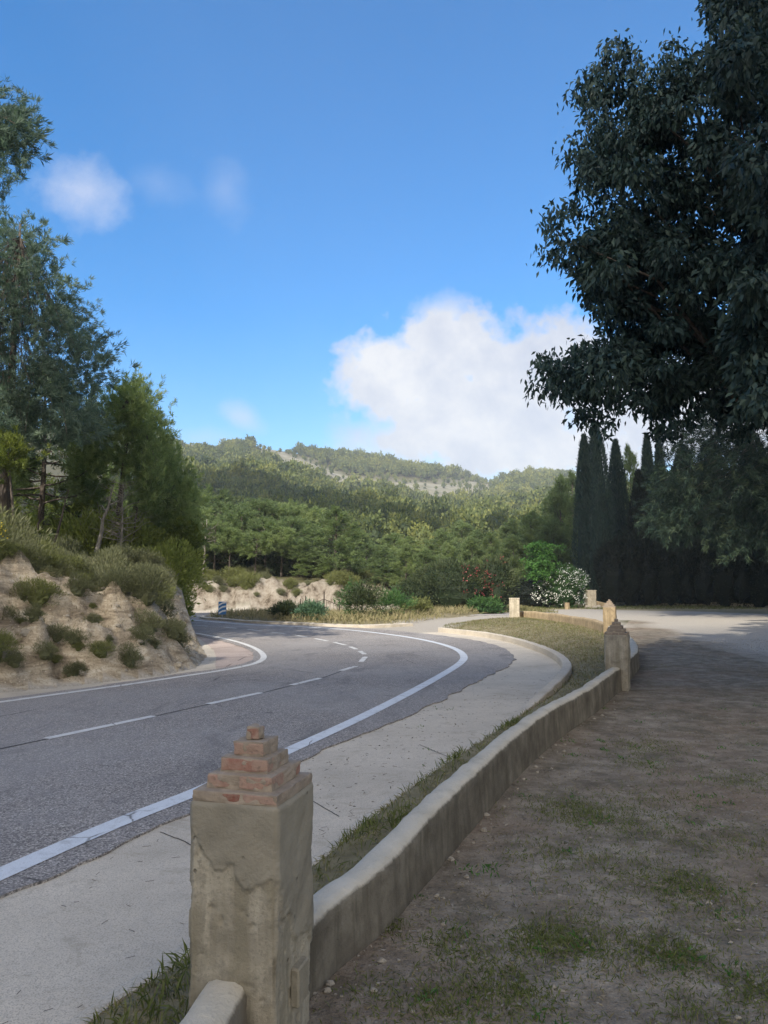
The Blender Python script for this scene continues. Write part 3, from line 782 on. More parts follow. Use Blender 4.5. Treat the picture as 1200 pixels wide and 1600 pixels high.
t = thing('wall_pillar', 'battered pale gate pillar with broken foot beside the white oleander', 'pillar', (*pil_5, 0), None, math.radians(5))
g = G(); pillar_body(g, .58, .58, 1.12, 13, .3); g.build('pillar_body', MAT['cream'], t)
g = G(); box(g, (0, 0, 1.15), (.66, .62, .07), 0, .02); g.build('pillar_cap', MAT['cream'], t)
def rock(g, c, r, seed, flat=.7, a=.5):
    n, m_ = 8, 5
    u = np.arange(n) * 2 * PI / n; w = np.linspace(-PI / 2, PI / 2, m_)
    d = np.array([[math.cos(b) * math.cos(q), math.cos(b) * math.sin(q), math.sin(b)] for b in w for q in u])
    R = r * (1 + .35 * vn(d[:, 0] * 1.7 + seed * 3.1, d[:, 1] * 1.7, d[:, 2] * 1.7, s=seed))
    v = d * R[:, None] * np.array([1, .8, flat]) + np.array(c)
    q = [[k * n + j_, k * n + (j_ + 1) % n, (k + 1) * n + (j_ + 1) % n, (k + 1) * n + j_] for k in range(m_ - 1) for j_ in range(n)]
    g.add(v, q, None, a)
for k, (dx, dy, r) in enumerate(((-.35, -.42, .2), (.1, -.5, .16), (.42, -.4, .22), (.75, -.35, .17), (1.0, -.3, .2))):
    g = G(); rock(g, (0, 0, 0), r, 60 + k)
    o = g.build('loose_stone', MAT['stone']); o.location = (pil_5[0] + dx, pil_5[1] + dy, r * .3)
    tag(o, 'pale rubble stone fallen at the foot of the battered gate pillar', 'stone', 'rubble stones at the battered gate pillar')

def wall(name, label, line, h0, seed, mat, th=.2, hvar=.035, g0=None):
    p = smooth(line, .06)
    def prof(t, x, y):
        h = h0(t, x, y) + hvar * float(fbm(np.array([x * .8]), np.array([y * .8]), s=seed, o=4)[0])
        a = th / 2
        return [(-a - .01, -.08), (-a - .005, h * .25), (-a, h * .5), (-a, h * .75), (-a, h - .035), (-a + .018, h - .01), (-a * .4, h + .004), (a * .4, h + .004), (a - .018, h - .008), (a, h - .035), (a, h * .75), (a, h * .5), (a + .006, h * .25), (a + .012, -.08)]
    g = G(); sweep(g, p, prof, seed, .006)
    o = g.build(name, mat, shade=True); tag(o, label, 'wall'); return o
fx = lambda t: math.sin(t * 9)
c15, s15 = math.cos(RZ), math.sin(RZ)
back = (pil_near[0] - s15 * .12, pil_near[1] + c15 * .12); front = (pil_near[0] + s15 * .12 - .02, pil_near[1] - c15 * .12)
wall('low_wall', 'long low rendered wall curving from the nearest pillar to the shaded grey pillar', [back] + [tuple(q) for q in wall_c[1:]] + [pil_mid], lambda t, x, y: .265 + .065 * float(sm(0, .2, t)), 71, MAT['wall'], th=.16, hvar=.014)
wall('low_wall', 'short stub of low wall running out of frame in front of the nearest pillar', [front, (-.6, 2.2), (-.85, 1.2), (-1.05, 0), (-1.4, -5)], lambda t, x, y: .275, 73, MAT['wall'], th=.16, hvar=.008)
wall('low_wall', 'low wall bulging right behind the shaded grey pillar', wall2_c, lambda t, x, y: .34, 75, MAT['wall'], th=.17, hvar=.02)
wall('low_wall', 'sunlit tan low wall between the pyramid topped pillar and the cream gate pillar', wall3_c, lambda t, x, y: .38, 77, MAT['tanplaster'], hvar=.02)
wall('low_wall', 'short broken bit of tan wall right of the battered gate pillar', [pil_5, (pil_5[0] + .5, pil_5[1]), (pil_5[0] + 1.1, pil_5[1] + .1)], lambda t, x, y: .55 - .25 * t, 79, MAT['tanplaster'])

# ------------------------------------------------------------------ chevron sign, gate, stump
s_ = P(347, 969.5)
zs = Z(*s_)
t = thing('chevron_sign', 'blue and white chevron arrow board on a post at the island tip', 'road sign', (*s_, zs), None, math.radians(18))
g = G(); tube(g, [(0, .03, -.1), (0, .03, .78)], .03, 8); g.build('post', MAT['zinc'], t)
g = G(); box(g, (0, 0, .52), (.34, .02, .56), 0, .005); brd = g.build('board', MAT['signblue'], t)
g = G()
for zc in (.36, .54, .71):
    for x0, x1, z0, z1 in ((-.15, .0, -.06, .03), (.0, .15, .03, .06)):
        g.add([(x0, -.0125, zc + z0 - .035), (x1, -.0125, zc + z1 - .035), (x1, -.0125, zc + z1 + .035), (x0, -.0125, zc + z0 + .035)], [[0, 1, 2, 3]])
g.build('chevron', MAT['signwhite'], brd)
gp = P(503, 968)
t = thing('iron_gate', 'small rusty iron gate with peaked top rail among the roadside weeds', 'gate', (gp[0], gp[1] + .5, .1))
for k, x in enumerate((-.75, 0.05, .75)):
    g = G(); tube(g, [(x, 0, -.1), (x, 0, (.75, 1.15, .8)[k])], .03, 6); g.build('gate_post', MAT['rust'], t)
g = G(); tube(g, [(-.75, 0, .5), (.05, 0, .8), (.75, 0, .5)], .018, 6); tube(g, [(-.75, 0, .15), (.75, 0, .15)], .015, 6); g.build('rail', MAT['rust'], t)
g = G()
for x in np.linspace(-.65, .65, 9): tube(g, [(x, 0, .15), (x, 0, .8 - .375 * abs(x - .05))], .008, 4)
g.build('gate_bars', MAT['rust'], t)
for k, (qx, hh) in enumerate(((464, .8), (472, .95), (478, .8), (545, .7))):
    q = P(qx, 968); o = G(); tube(o, [(0, 0, -.1), (.02, 0, hh)], .025, 6)
    o = o.build('fence_post', MAT['rust']); o.location = (q[0], q[1] + 1.2, .1)
    tag(o, 'thin rusty fence post standing in the weeds near the iron gate', 'post', 'rusty posts by the iron gate')
q = P(886, 952); g = G(); tube(g, [(0, 0, -.05), (.02, 0, .25), (.03, 0, .42)], [.17, .15, .13], 9)
o = g.build('tree_stump', MAT['tanplaster']); o.location = (q[0], q[1], 0); tag(o, 'short pale stump below the white oleander', 'stump')

# ------------------------------------------------------------------ vegetation makers
def rdir(n): return unit(rng.normal(size=(n, 3)))

def tufts(g, p, ax, m_, L, W, spread, tone, jit=.15):
    """pine tufts: m_ needle blades fanning out round the axis of every twig tip"""
    n = len(p)
    pp_ = np.repeat(p, m_, 0); a = np.repeat(ax, m_, 0); tn = np.repeat(np.broadcast_to(tone, (n,)), m_)
    d = unit(a + rng.normal(size=(n * m_, 3)) * spread)
    pp_ = pp_ + rng.normal(size=(n * m_, 3)) * jit * L
    leaves(g, pp_, d, L * rng.uniform(.7, 1.25, n * m_), W, np.clip(tn + rng.normal(size=n * m_) * .12, 0, 1))

def limb(g, a, b, r0, r1, sag=.0, k=5, n=5, wig=.04):
    a, b = np.asarray(a, float), np.asarray(b, float)
    t = np.linspace(0, 1, k)[:, None]
    p = a + (b - a) * t
    L = np.linalg.norm(b - a)
    p[:, 2] += sag * L * (t[:, 0] ** 2 - t[:, 0])
    p[1:-1] += rng.normal(size=(k - 2, 3)) * wig * L
    tube(g, p, np.linspace(r0, r1, k), n, .5, False)
    return p

def trunk_path(h, lean=(0, 0), wig=.02, k=8):
    t = np.linspace(0, 1, k)
    w = np.cumsum(rng.normal(size=(k, 2)) * wig * h / k * 2, 0); w[0] = 0
    return np.stack([lean[0] * t + w[:, 0], lean[1] * t + w[:, 1], t * h], 1)

def pine(h, zb, R, nl, sub, tl, mb, W, mat, r0, lean=(0, 0), up=.45, dead=6, seed=None):
    """returns (trunk mesh, crown mesh) for a pine of height h with foliage from zb up and radius profile R(t)"""
    gt, gc = G(), G()
    tp = trunk_path(h, lean)
    tp_r = np.linspace(r0, r0 * .12, len(tp)); tp[0, 2] = -.3
    tube(gt, tp, tp_r, 8)
    ax = lambda z: np.array([np.interp(z, tp[:, 2], tp[:, q]) for q in range(3)])
    zs_ = zb + (h - zb) * (np.arange(nl) + rng.random(nl)) / nl
    for k, z in enumerate(zs_):
        t = (z - zb) / (h - zb)
        L = max(.25, R(t) * rng.uniform(.7, 1.15))
        a = k * 2.4 + rng.normal() * .5
        el = up * (.35 + .9 * t) + rng.normal() * .12
        d = np.array([math.cos(a) * math.cos(el), math.sin(a) * math.cos(el), math.sin(el)])
        b0 = ax(z); b1 = b0 + d * L
        pth = limb(gt, b0, b1, r0 * (.3 - .2 * t), .012, .25, 5, 5, .03)
        ns = max(3, int(sub * L))
        u = rng.uniform(.25, 1., ns) ** .8
        base = np.stack([np.interp(u, np.linspace(0, 1, 5), pth[:, q]) for q in range(3)], 1)
        sd = unit(d + rng.normal(size=(ns, 3)) * .75 + np.array([0, 0, .35]))
        sl = L * rng.uniform(.12, .38, ns) + .12
        tn = np.clip(.35 + .3 * rng.random() + rng.normal(size=ns) * .1, 0, 1)
        for fr in (.45, .8, 1.05):
            q = base + sd * (sl * fr)[:, None] + rng.normal(size=(ns, 3)) * .05
            tufts(gc, q, unit(sd + np.array([0, 0, .5])), mb, tl, W, .65, tn)
    for k in range(dead):
        z = zb * rng.uniform(.5, 1.); a = rng.uniform(0, 2 * PI); L = R(.1) * rng.uniform(.3, .6)
        b0 = ax(z); limb(gt, b0, b0 + np.array([math.cos(a), math.sin(a), rng.uniform(-.1, .4)]) * L, r0 * .12, .006, 0, 4, 4, .06)
    n = 14
    q = ax(h) + rng.normal(size=(n, 3)) * np.array([.06, .06, .2]); tufts(gc, q, np.tile([0, 0, 1.], (n, 1)), mb, tl, W, .5, .55)
    return gt, gc

def put_tree(name, label, cat, loc, gt, gc, mat, barkmat, group=None, rz=0., sc=(1, 1, 1)):
    t = thing(name, label, cat, loc, group, rz); t.scale = sc
    gt.build('trunk', barkmat, t, shade=True); gc.build('crown', mat, t)
    return t

def sample_poly(poly, n, inset):
    poly = np.array(poly, float); lo, hi = poly.min(0), poly.max(0)
    out = np.zeros((0, 2))
    while len(out) < n:
        q = lo + rng.random((n * 3, 2)) * (hi - lo)
        ok = inside(q[:, 0], q[:, 1], poly)
        ok &= pdist(q[:, 0], q[:, 1], poly) > inset * rng.uniform(.6, 1.2, len(q))
        out = np.vstack([out, q[ok]])
    return out[:n]

def core_blob(g, c, r, seed, a=.2, n=14, m_=9, amp=.25):
    u = np.arange(n) * 2 * PI / n; w = np.linspace(-PI / 2, PI / 2, m_)
    d = np.array([[math.cos(b) * math.cos(q), math.cos(b) * math.sin(q), math.sin(b)] for b in w for q in u])
    R = 1 + amp * fbm(d[:, 0] * 1.8 + seed * 3.1, d[:, 1] * 1.8, d[:, 2] * 1.8, s=seed, o=2)
    v = d * R[:, None] * np.array(r) + np.array(c)
    q = [[k * n + j_, k * n + (j_ + 1) % n, (k + 1) * n + (j_ + 1) % n, (k + 1) * n + j_] for k in range(m_ - 1) for j_ in range(n)]
    g.add(v, q, None, a)

def bush(g, c, r, n, L, W, up=.4, lo=.55, tone=.5, sp=.7, lump=.3, seed=0, zmin=None):
    """leafy mass: blades spread through a lumpy ellipsoid, pointing out and up"""
    d = rdir(n); d[:, 2] = np.abs(d[:, 2]) * np.where(rng.random(n) < .85, 1, -1)
    R = (lo + (1 - lo) * rng.random(n) ** .6) * (1 + lump * fbm(d[:, 0] * 2 + seed * 1.7, d[:, 1] * 2, d[:, 2] * 2, s=seed, o=3))
    p = d * R[:, None] * np.array(r) + np.array(c)
    if zmin is not None: p[:, 2] = np.maximum(p[:, 2], zmin)
    cl = .18 * vn(p[:, 0] * 2.2, p[:, 1] * 2.2, p[:, 2] * 2.2, s=seed + 4)
    leaves(g, p, unit(d + rng.normal(size=(n, 3)) * sp + np.array([0, 0, up])), L * rng.uniform(.6, 1.3, n), W, np.clip(tone + cl + rng.normal(size=n) * .15, 0, 1))

def leafy(name, label, cat, loc, r, n, L, W, mat, seed, up=.4, sp=.7, lump=.3, core=True, lo=.6, group=None, flowers=None, rz=0.):
    t = thing(name, label, cat, loc, group, rz)
    g = G(); bush(g, (0, 0, r[2] * .5), (r[0], r[1], r[2] * .55), n, L, W, up, lo, .5, sp, lump, seed, .0)
    if core: core_blob(g, (0, 0, r[2] * .47), (r[0] * .78, r[1] * .78, r[2] * .46), seed, .05)
    g.build('foliage', mat, t)
    if flowers:
        fm, fn, fs, zf, xf = flowers
        g = G(); d = rdir(fn); d[:, 2] = rng.uniform(-.45, .95, fn); d = unit(d); d[:, 1] = -np.abs(d[:, 1])
        k = (d[:, 0] > xf[0]) & (d[:, 0] < xf[1]); d = d[k]
        R = 1.0 + .3 * fbm(d[:, 0] * 2 + seed * 1.7, d[:, 1] * 2, d[:, 2] * 2, s=seed, o=3)
        c = d * R[:, None] * np.array([r[0], r[1], r[2] * .55]) + np.array([0, 0, r[2] * .5])
        c = np.repeat(c, 6, 0) + rng.normal(size=(len(c) * 6, 3)) * fs * 1.1
        leaves(g, c, rdir(len(c)) + np.array([0, -.4, .3]), fs * 1.6, fs * 1.2, np.clip(.5 + rng.normal(size=len(c)) * .3, 0, 1))
        g.build('blossoms', fm, t)
    return t

# ------------------------------------------------------------------ the big broadleaf tree on the right
TREE = [(1106, -30), (1112, 30), (1135, 62), (1085, 100), (1045, 78), (1030, 120), (985, 110), (962, 78), (945, 105), (915, 108), (902, 150), (930, 180), (962, 200), (905, 222), (894, 245), (915, 285), (950, 310), (975, 330), (930, 350), (897, 318), (880, 345), (858, 352), (862, 395), (905, 415), (915, 455), (950, 490), (955, 520), (925, 545), (880, 560), (835, 560), (845, 590), (880, 620), (912, 628), (912, 662), (940, 655), (955, 630), (985, 618), (1015, 640), (1035, 675), (1060, 655), (1100, 640), (1160, 680), (1260, 690), (1500, 660), (1800, 640), (2000, 300), (1900, -300), (1600, -560), (1300, -420), (1180, -250), (1130, -90)]
base = np.array([7.1, 11.2, 0.])
gt, gc = G(), G()
tp = np.array([[7.1, 11.2, -.3], [7.05, 11.2, 1.5], [7.15, 11.25, 3.2], [7.0, 11.1, 5.5], [7.1, 11.0, 8.], [7.0, 11.2, 10.5], [7.0, 11.2, 13.]])
tube(gt, tp, [.34, .27, .24, .2, .15, .1, .05], 12)
pts = sample_poly(TREE, 1750, 22)
for k, (qx, qy) in enumerate(pts):
    edge = qx < 1130
    d_ = rng.uniform(9.2, 13.4) if edge else rng.uniform(7.6, 14.6)
    if edge: d_ = 9.2 + 4.2 * rng.random() * np.clip((qx - 820) / 300, .25, 1) + 1.0 * rng.random()
    c = at(qx, qy, d_)
    r = rng.uniform(.22, .4)
    n = int(rng.uniform(200, 290))
    d = rdir(n)
    p = c + d * r * (rng.random(n) ** .5)[:, None] * np.array([1.1, 1.1, .75])
    out = unit(d * .6 + np.array([0, 0, -.75]) + rng.normal(size=(n, 3)) * .45)
    L = rng.uniform(.055, .145, n)
    leaves(gc, p, out, L, L * .5, np.clip(.25 + .5 * rng.random() + rng.normal(size=n) * .22, 0, 1), .15, .12)
    if k % 12 == 0 and c[2] > 5.5:
        zt = np.clip(c[2] - 2.2 - rng.random() * 1.5, 2.6, 11.5)
        a = np.array([np.interp(zt, tp[:, 2], tp[:, q]) for q in range(3)])
        limb(gt, a, c, .055, .01, -.2, 6, 5, .03)
# loose hanging sprays that break the outline
ed = np.array(TREE[:42]); sprays = []
for a, b in zip(ed[:-1], ed[1:]):
    L_ = np.linalg.norm(b - a)
    for t_ in np.arange(0, 1, 16 / max(L_, 17)): sprays.append(a + (b - a) * t_ + rng.normal(size=2) * 6)
for q in sprays:
    c = at(q[0] + 7, q[1], rng.uniform(9.4, 11.5)); n = int(rng.uniform(40, 90))
    p = c + rng.normal(size=(n, 3)) * np.array([.1, .12, .08])
    L = rng.uniform(.075, .13, n)
    leaves(gc, p, unit(rng.normal(size=(n, 3)) * .6 + np.array([0, 0, -.8])), L, L * .42, np.clip(.5 + rng.normal(size=n) * .2, 0, 1), .15, .12)
t = thing('broadleaf_tree', 'big dark broadleaf tree hanging over the yard from the right', 'tree', base)
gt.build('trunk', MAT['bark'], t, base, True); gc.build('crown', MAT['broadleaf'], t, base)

# unseen trees added right of the frame to cast shade
def shade_tree():
    gt, gc = G(), G()
    H_ = 21.
    tp = trunk_path(H_, (.4, .2), .02, 9); tp[0, 2] = -.3
    tube(gt, tp, np.linspace(.45, .06, 9), 10)
    for k in range(230):
        z = 3.2 + (H_ - 3.2) * rng.random() ** .9
        R = 4.6 * math.sin(PI * min(1, max(.08, (z - 2.) / (H_ - 1.)) ** .75)) + .6
        a = rng.uniform(0, 2 * PI); r = R * rng.random() ** .5
        c = np.array([math.cos(a) * r, math.sin(a) * r, z])
        n = 90; d = rdir(n); p = c + d * (rng.random(n) ** .5)[:, None] * 1.1
        L = rng.uniform(.3, .5, n)
        leaves(gc, p, unit(d + np.array([0, 0, -.4]) + rng.normal(size=(n, 3)) * .5), L, L * .6, np.clip(.5 + rng.normal(size=n) * .15, 0, 1), .1, .1)
        if k % 5 == 0:
            zz_ = max(2.5, z - 2); limb(gt, [np.interp(zz_, tp[:, 2], tp[:, q]) for q in range(3)], c, .08, .02, -.15, 5, 5, .03)
    return gt, gc
gt, gc = shade_tree()
st0 = put_tree('shade_tree', 'added shade tree out of view beyond the right edge of the yard', 'tree', (30, 33, 0), gt, gc, MAT['broadleaf'], MAT['bark'], 'added shade trees right of the yard', 0., (.8, .8, .8))

# ------------------------------------------------------------------ pines over the left bank
def outline_pine(name, label, base, tops, poly, d0, thick, n, mat, mb=9, tl=.2, W=.022, inset=12, r0=.17, group=None, per=9, rad=.3, up=.55, tn0=.42, limbs=6):
    """pine whose measured outline is filled through its depth with needle tufts; trunk and limbs inside"""
    gt, gc = G(), G()
    base = np.asarray(base, float); tp = np.array(tops, float)
    p_ = smooth(np.vstack([base - np.array([0, 0, .3]), tp]), .6)
    tube(gt, p_, np.linspace(r0, r0 * .15, len(p_)), 8)
    S = sample_poly(poly, n, inset)
    for k, (qx, qy) in enumerate(S):
        c = at(qx, qy, d0 + rng.uniform(-1, 1) * thick)
        dh = np.hypot(*(c[:2] - np.array([np.interp(c[2], p_[:, 2], p_[:, q]) for q in range(2)])))
        zt = np.clip(c[2] - dh * rng.uniform(.35, .7) - .1, p_[1, 2], p_[-1, 2] - .4)
        a = np.array([np.interp(zt, p_[:, 2], p_[:, q]) for q in range(3)])
        out = unit((c - a)[None])[0]
        m_ = per
        tone = np.clip(tn0 + .22 * rng.normal(), 0, 1)
        for w_ in range(3):
            td = unit((out * .8 + np.array([0, 0, up]) + rng.normal(size=3) * .45)[None])[0]
            sg = rng.uniform(-.3, 1., m_ // 3 + 1)[:, None]
            q = c + rng.normal(size=3) * rad * .8 + td * sg * rad * 1.9 + rng.normal(size=(len(sg), 3)) * .03
            tufts(gc, q, np.tile(td, (len(sg), 1)), mb, tl, W, .5, tone)
        if k % limbs == 0: limb(gt, a, c, .012 + r0 * .14 * (p_[-1, 2] - zt) / (p_[-1, 2] - p_[0, 2]), .006, .15, 5, 5, .03)
    t = thing(name, label, 'tree', base, group)
    gt.build('trunk', MAT['bark'], t, base, True); gc.build('crown', mat, t, base)
    return t
def zat(px, d): return Z(*at(px, 900, d)[:2])

b = at(4, 830, 21.); b[2] = Z(b[0], b[1])
outline_pine('pine_tree', 'tall dark pine with pointed top above the left end of the bank', b, [at(10, 740, 21.), at(20, 560, 21.2), at(32, 350, 21.)],
    [(30, 328), (52, 345), (62, 375), (85, 372), (92, 420), (100, 445), (122, 435), (138, 455), (132, 490), (150, 520), (165, 545), (170, 590), (150, 640), (158, 660), (140, 690), (110, 705), (60, 712), (-40, 700), (-150, 690), (-190, 600), (-140, 480), (-60, 400), (0, 350)],
    21., 2.3, 760, MAT['pine_blue'], 15, .17, .022, 16, .2, up=1.1)
b = at(-190, 800, 14.); b[2] = Z(b[0], b[1])
outline_pine('pine_tree', 'near pine reaching into the picture high at the left edge', b, [at(-180, 500, 14.), at(-150, 300, 14.), at(-140, 60, 14.)],
    [(-20, 130), (5, 140), (28, 150), (46, 170), (50, 215), (44, 255), (30, 275), (10, 290), (-40, 300), (-140, 310), (-260, 290), (-320, 200), (-240, 100), (-140, 50)],
    14., 1.7, 480, MAT['pine_blue'], 14, .14, .016, 14, .2, rad=.2, tn0=.3, up=.7)
b = at(176, 870, 25.); b[2] = Z(b[0], b[1])
outline_pine('pine_tree', 'slender pine with wispy open top beside the tall dark pine', b, [at(184, 760, 25.), at(200, 680, 25.), at(207, 600, 25.)],
    [(206, 588), (225, 605), (248, 632), (250, 668), (262, 700), (262, 780), (230, 800), (190, 745), (150, 745), (100, 740), (110, 700), (140, 640), (172, 612), (186, 610)],
    25., 1.7, 290, MAT['pine_light'], 13, .19, .022, 12, .15, tn0=.55, up=1.5)
b = at(262, 900, 28.); b[2] = Z(b[0], b[1])
outline_pine('pine_tree', 'dense green pine leafy to the ground at the right end of the bank', b, [at(262, 800, 28.), at(262, 690, 28.)],
    [(250, 660), (272, 690), (292, 730), (303, 790), (312, 850), (304, 885), (270, 880), (238, 870), (222, 840), (205, 790), (215, 720), (232, 680)],
    28., 1.9, 330, MAT['pine_light'], 13, .2, .025, 10, .15, tn0=.72, up=1.5)
b = at(30, 815, 19.); b[2] = Z(b[0], b[1])
outline_pine('pine_tree', 'low branch of the tall dark pine, built apart, sunlight put into its yellow green', b, [at(18, 760, 19.), at(12, 700, 19.)],
    [(-30, 690), (0, 680), (28, 690), (42, 705), (36, 728), (10, 738), (-30, 745)],
    19., .7, 60, MAT['pine_sunlit'], 14, .15, .018, 6, .06, rad=.18, tn0=.55)  # low bough of the tall pine built apart, coloured as if sunlit
b = at(248, 905, 26.5); b[2] = Z(b[0], b[1])
outline_pine('pine_tree', 'low bright pine sapling on the right shoulder of the bank', b, [at(270, 880, 26.5), at(275, 835, 26.5)],
    [(240, 850), (262, 825), (300, 822), (310, 850), (305, 888), (280, 905), (250, 905), (236, 880)],
    26.5, .9, 110, MAT['pine_sunlit'], 14, .17, .024, 8, .08, rad=.22, tn0=.35)

# pine stand farther left and behind, each with its own trunk
gtA, gcA = pine(7.5, 2.4, lambda t: 2.2 * (1 - t) ** .6 * (.55 + .45 * math.sin(PI * min(1, t * 1.5 + .25))) + .3, 36, 10, .22, 14, .03, None, .15)
pA = put_tree('pine_tree', 'leaning slim pine in the stand behind the bank scrub', 'tree', (*at(60, 800, 27)[:2], zat(60, 27)), gtA, gcA, MAT['pine'], MAT['bark'], 'pines standing behind the bank scrub')
gtB, gcB = pine(6.2, 1.2, lambda t: 2.0 * (1 - t) ** .75 + .25, 40, 10, .24, 13, .032, None, .12, up=.4)
pB = put_tree('pine_tree', 'bushy yellow green pine low on the slope behind the bank scrub', 'tree', (*at(130, 800, 29)[:2], zat(130, 29)), gtB, gcB, MAT['pine_sunlit'], MAT['bark'], 'pines standing behind the bank scrub')
for (qx, d_, src, a, s) in ((-60, 26, pA, 1., 1.1), (165, 33, pA, 4., 1.), (-150, 30, pB, .3, 1.3), (20, 36, pB, 3., 1.2), (-260, 26, pA, 2.5, 1.2), (-350, 33, pB, 1.2, 1.5)):
    q = at(qx, 800, d_); dup(src, (q[0], q[1], Z(q[0], q[1])), a, (s, s, s))
# bare young trunks and a tangle of dead grey twigs between them
def bare_tree(h, r, n, mat, name, label, loc, group=None, lean=(.2, 0), spread=.5, low=.3):
    gt = G(); tp = trunk_path(h, lean, .05, 8); tp[0, 2] = -.3
    tube(gt, tp, np.linspace(r, r * .2, 8), 7)
    gb = gt
    for k in range(n):
        z = h * rng.uniform(low, .98); a = rng.uniform(0, 2 * PI); L = h * spread * rng.uniform(.3, 1.) * (1.1 - z / h * .5)
        b0 = np.array([np.interp(z, tp[:, 2], tp[:, q]) for q in range(3)])
        e = b0 + np.array([math.cos(a), math.sin(a), rng.uniform(.05, .7)]) * L
        pth = limb(gb, b0, e, r * .3, r * .06, .1, 5, 4, .06)
        for m_ in range(3):
            s0 = pth[rng.integers(1, 5)]; limb(gb, s0, s0 + rng.normal(size=3) * L * .28, r * .12, r * .04, 0, 3, 3, .08)
    t = thing(name, label, 'tree', loc, group); gt.build('trunk', mat, t, shade=True); return t
for (qx, d_, h, r, ln, lab) in ((78, 21.5, 2.0, .05, (.5, .1), 'thin bare sapling forking beside the tall dark pine'), (148, 23, 2.6, .09, (.6, 0), 'leaning pale bare trunk left of the dead twigs'),
        (52, 23, 2., .045, (.2, 0), 'thin straight bare stem in the yellow undergrowth'), (205, 24.5, 2.4, .07, (.25, 0), 'bare dark trunk right of the dead twigs'), (122, 24, 1.9, .04, (.05, 0), 'very thin bare stem left of the leaning pale trunk')):
    q = at(qx, 840, d_); bare_tree(h, r, 6, MAT['bark_grey'] if 'pale' in lab else MAT['bark'], 'bare_tree', lab, (q[0], q[1], Z(q[0], q[1])), None, ln, .25, .5)
q = at(190, 860, 23.2); bare_tree(2.6, .05, 60, MAT['twig'], 'dead_tree', 'dead tree with a tangle of bare grey twigs on the bank', (q[0], q[1], Z(q[0], q[1])), None, (.1, 0), .42, .25)

# ------------------------------------------------------------------ scrub on the bank
def scrub(mat, seed, n=4200, L=.12, W=.017, r=(.75, .75, .6), up=.7):
    g = G(); bush(g, (0, 0, r[2] * .25), r, n, L, W, up, .3, .5, .5, .35, seed, -.15)
    core_blob(g, (0, 0, r[2] * .12), (r[0] * .5, r[1] * .5, r[2] * .55), seed, .3)
    gt = G()
    for k in range(9):
        a = k * .7; tube(gt, [(0, 0, -.25), (math.cos(a) * r[0] * .3, math.sin(a) * r[1] * .3, r[2] * .3), (math.cos(a) * r[0] * .7, math.sin(a) * r[1] * .7, r[2] * .75)], [.02, .014, .006], 4)
    t = thing('scrub_bush', '-', 'shrub'); g.build('foliage', mat, t); gt.build('stem', MAT['bark_grey'], t)
    return t
protos = [scrub(MAT['shrub'], 3), scrub(MAT['shrub'], 5, 4000, .14, .017, (.7, .7, .75), .9), scrub(MAT['shrub_olive'], 7), scrub(MAT['shrub_olive'], 11, 3800, .1, .022, (.6, .6, .5), .5), scrub(MAT['under'], 15, 5200, .1, .03, (.8, .8, .8), .4)]
used = [False] * 5
def place_scrub(kind, x, y, s, label, group, dz=0., sz=1.):
    z = Z(x, y) + dz
    if used[kind]: o = dup(protos[kind], (x, y, z), rng.uniform(0, 6.28), (s, s, s * sz))
    else:
        used[kind] = True; o = protos[kind]; o.location = (x, y, z); o.scale = (s, s, s * sz)
    o['label'] = label; o['group'] = group
bd = smooth(bank_base[1:12], .1)
cnt = 0
def off_bank(px, dist):
    """point 'dist' metres up the bank from the foot seen at px"""
    pxs = CX + F * bd[:, 0] / bd[:, 1]
    ok = np.where((bd[:, 1] > 6) & (bd[:, 1] < P(324, 1026)[1] + .1))[0]
    k = ok[int(np.argmin(np.abs(pxs[ok] - px)))]
    t = unit((bd[min(k + 3, len(bd) - 1)] - bd[k - 3])[None])[0]
    n = np.array([-t[1], t[0]]); return bd[k] + n * dist
top_spec = []
for px_ in np.arange(-200, 322, 22):
    for row in range(5):
        top_spec.append((px_ + rng.normal() * 10, 2.25 + row * .75 + rng.normal() * .2, row))
for px_, ds, row in top_spec:
    x, y = off_bank(px_, ds)
    if pdist(np.array([x]), np.array([y]), FLAT)[0] < 1.0: continue
    kd = int(rng.choice([0, 1, 2, 3], p=[.38, .27, .22, .13] if row < 2 else [.2, .2, .35, .25]))
    s = rng.uniform(.7, 1.1) * (.5, .72, .9, 1.05, 1.2)[row]
    place_scrub(kd, x, y, s, 'grey green scrub bush crowding the top of the cut bank' if kd < 2 else 'olive green scrub bush among the grey ones on the bank top',
                'grey scrub along the bank top' if kd < 2 else 'olive scrub along the bank top', -.05, rng.uniform(.85, 1.15))
for (px_, ds, s, kd) in ((60, 1.15, .3, 1), (150, .55, .28, 0), (205, .8, .3, 0), (285, .7, .5, 0), (300, .9, .6, 1), (310, .5, .4, 0), (275, 1.3, .5, 0), (95, .4, .3, 0), (120, 1.4, .5, 2), (5, .35, .5, 2), (-40, .6, .5, 0), (180, .3, .3, 2), (215, .25, .35, 1), (318, .55, .5, 1), (320, 1., .6, 0), (185, 1.35, .35, 1), (80, 1.45, .35, 0), (250, .45, .35, 0), (130, .9, .35, 0)):
    x, y = off_bank(px_, ds)
    place_scrub(kd, x, y, s, 'small scrub tuft clinging to the bare earth face of the bank', 'scrub tufts on the bank face', -.08)
for k in range(26):
    x, y = off_bank(rng.uniform(-60, 318), rng.uniform(.2, 1.9))
    place_scrub(int(rng.choice([0, 0, 1, 2, 3])), x, y, rng.uniform(.1, .24), 'small scrub tuft clinging to the bare earth face of the bank', 'scrub tufts on the bank face', -.04)
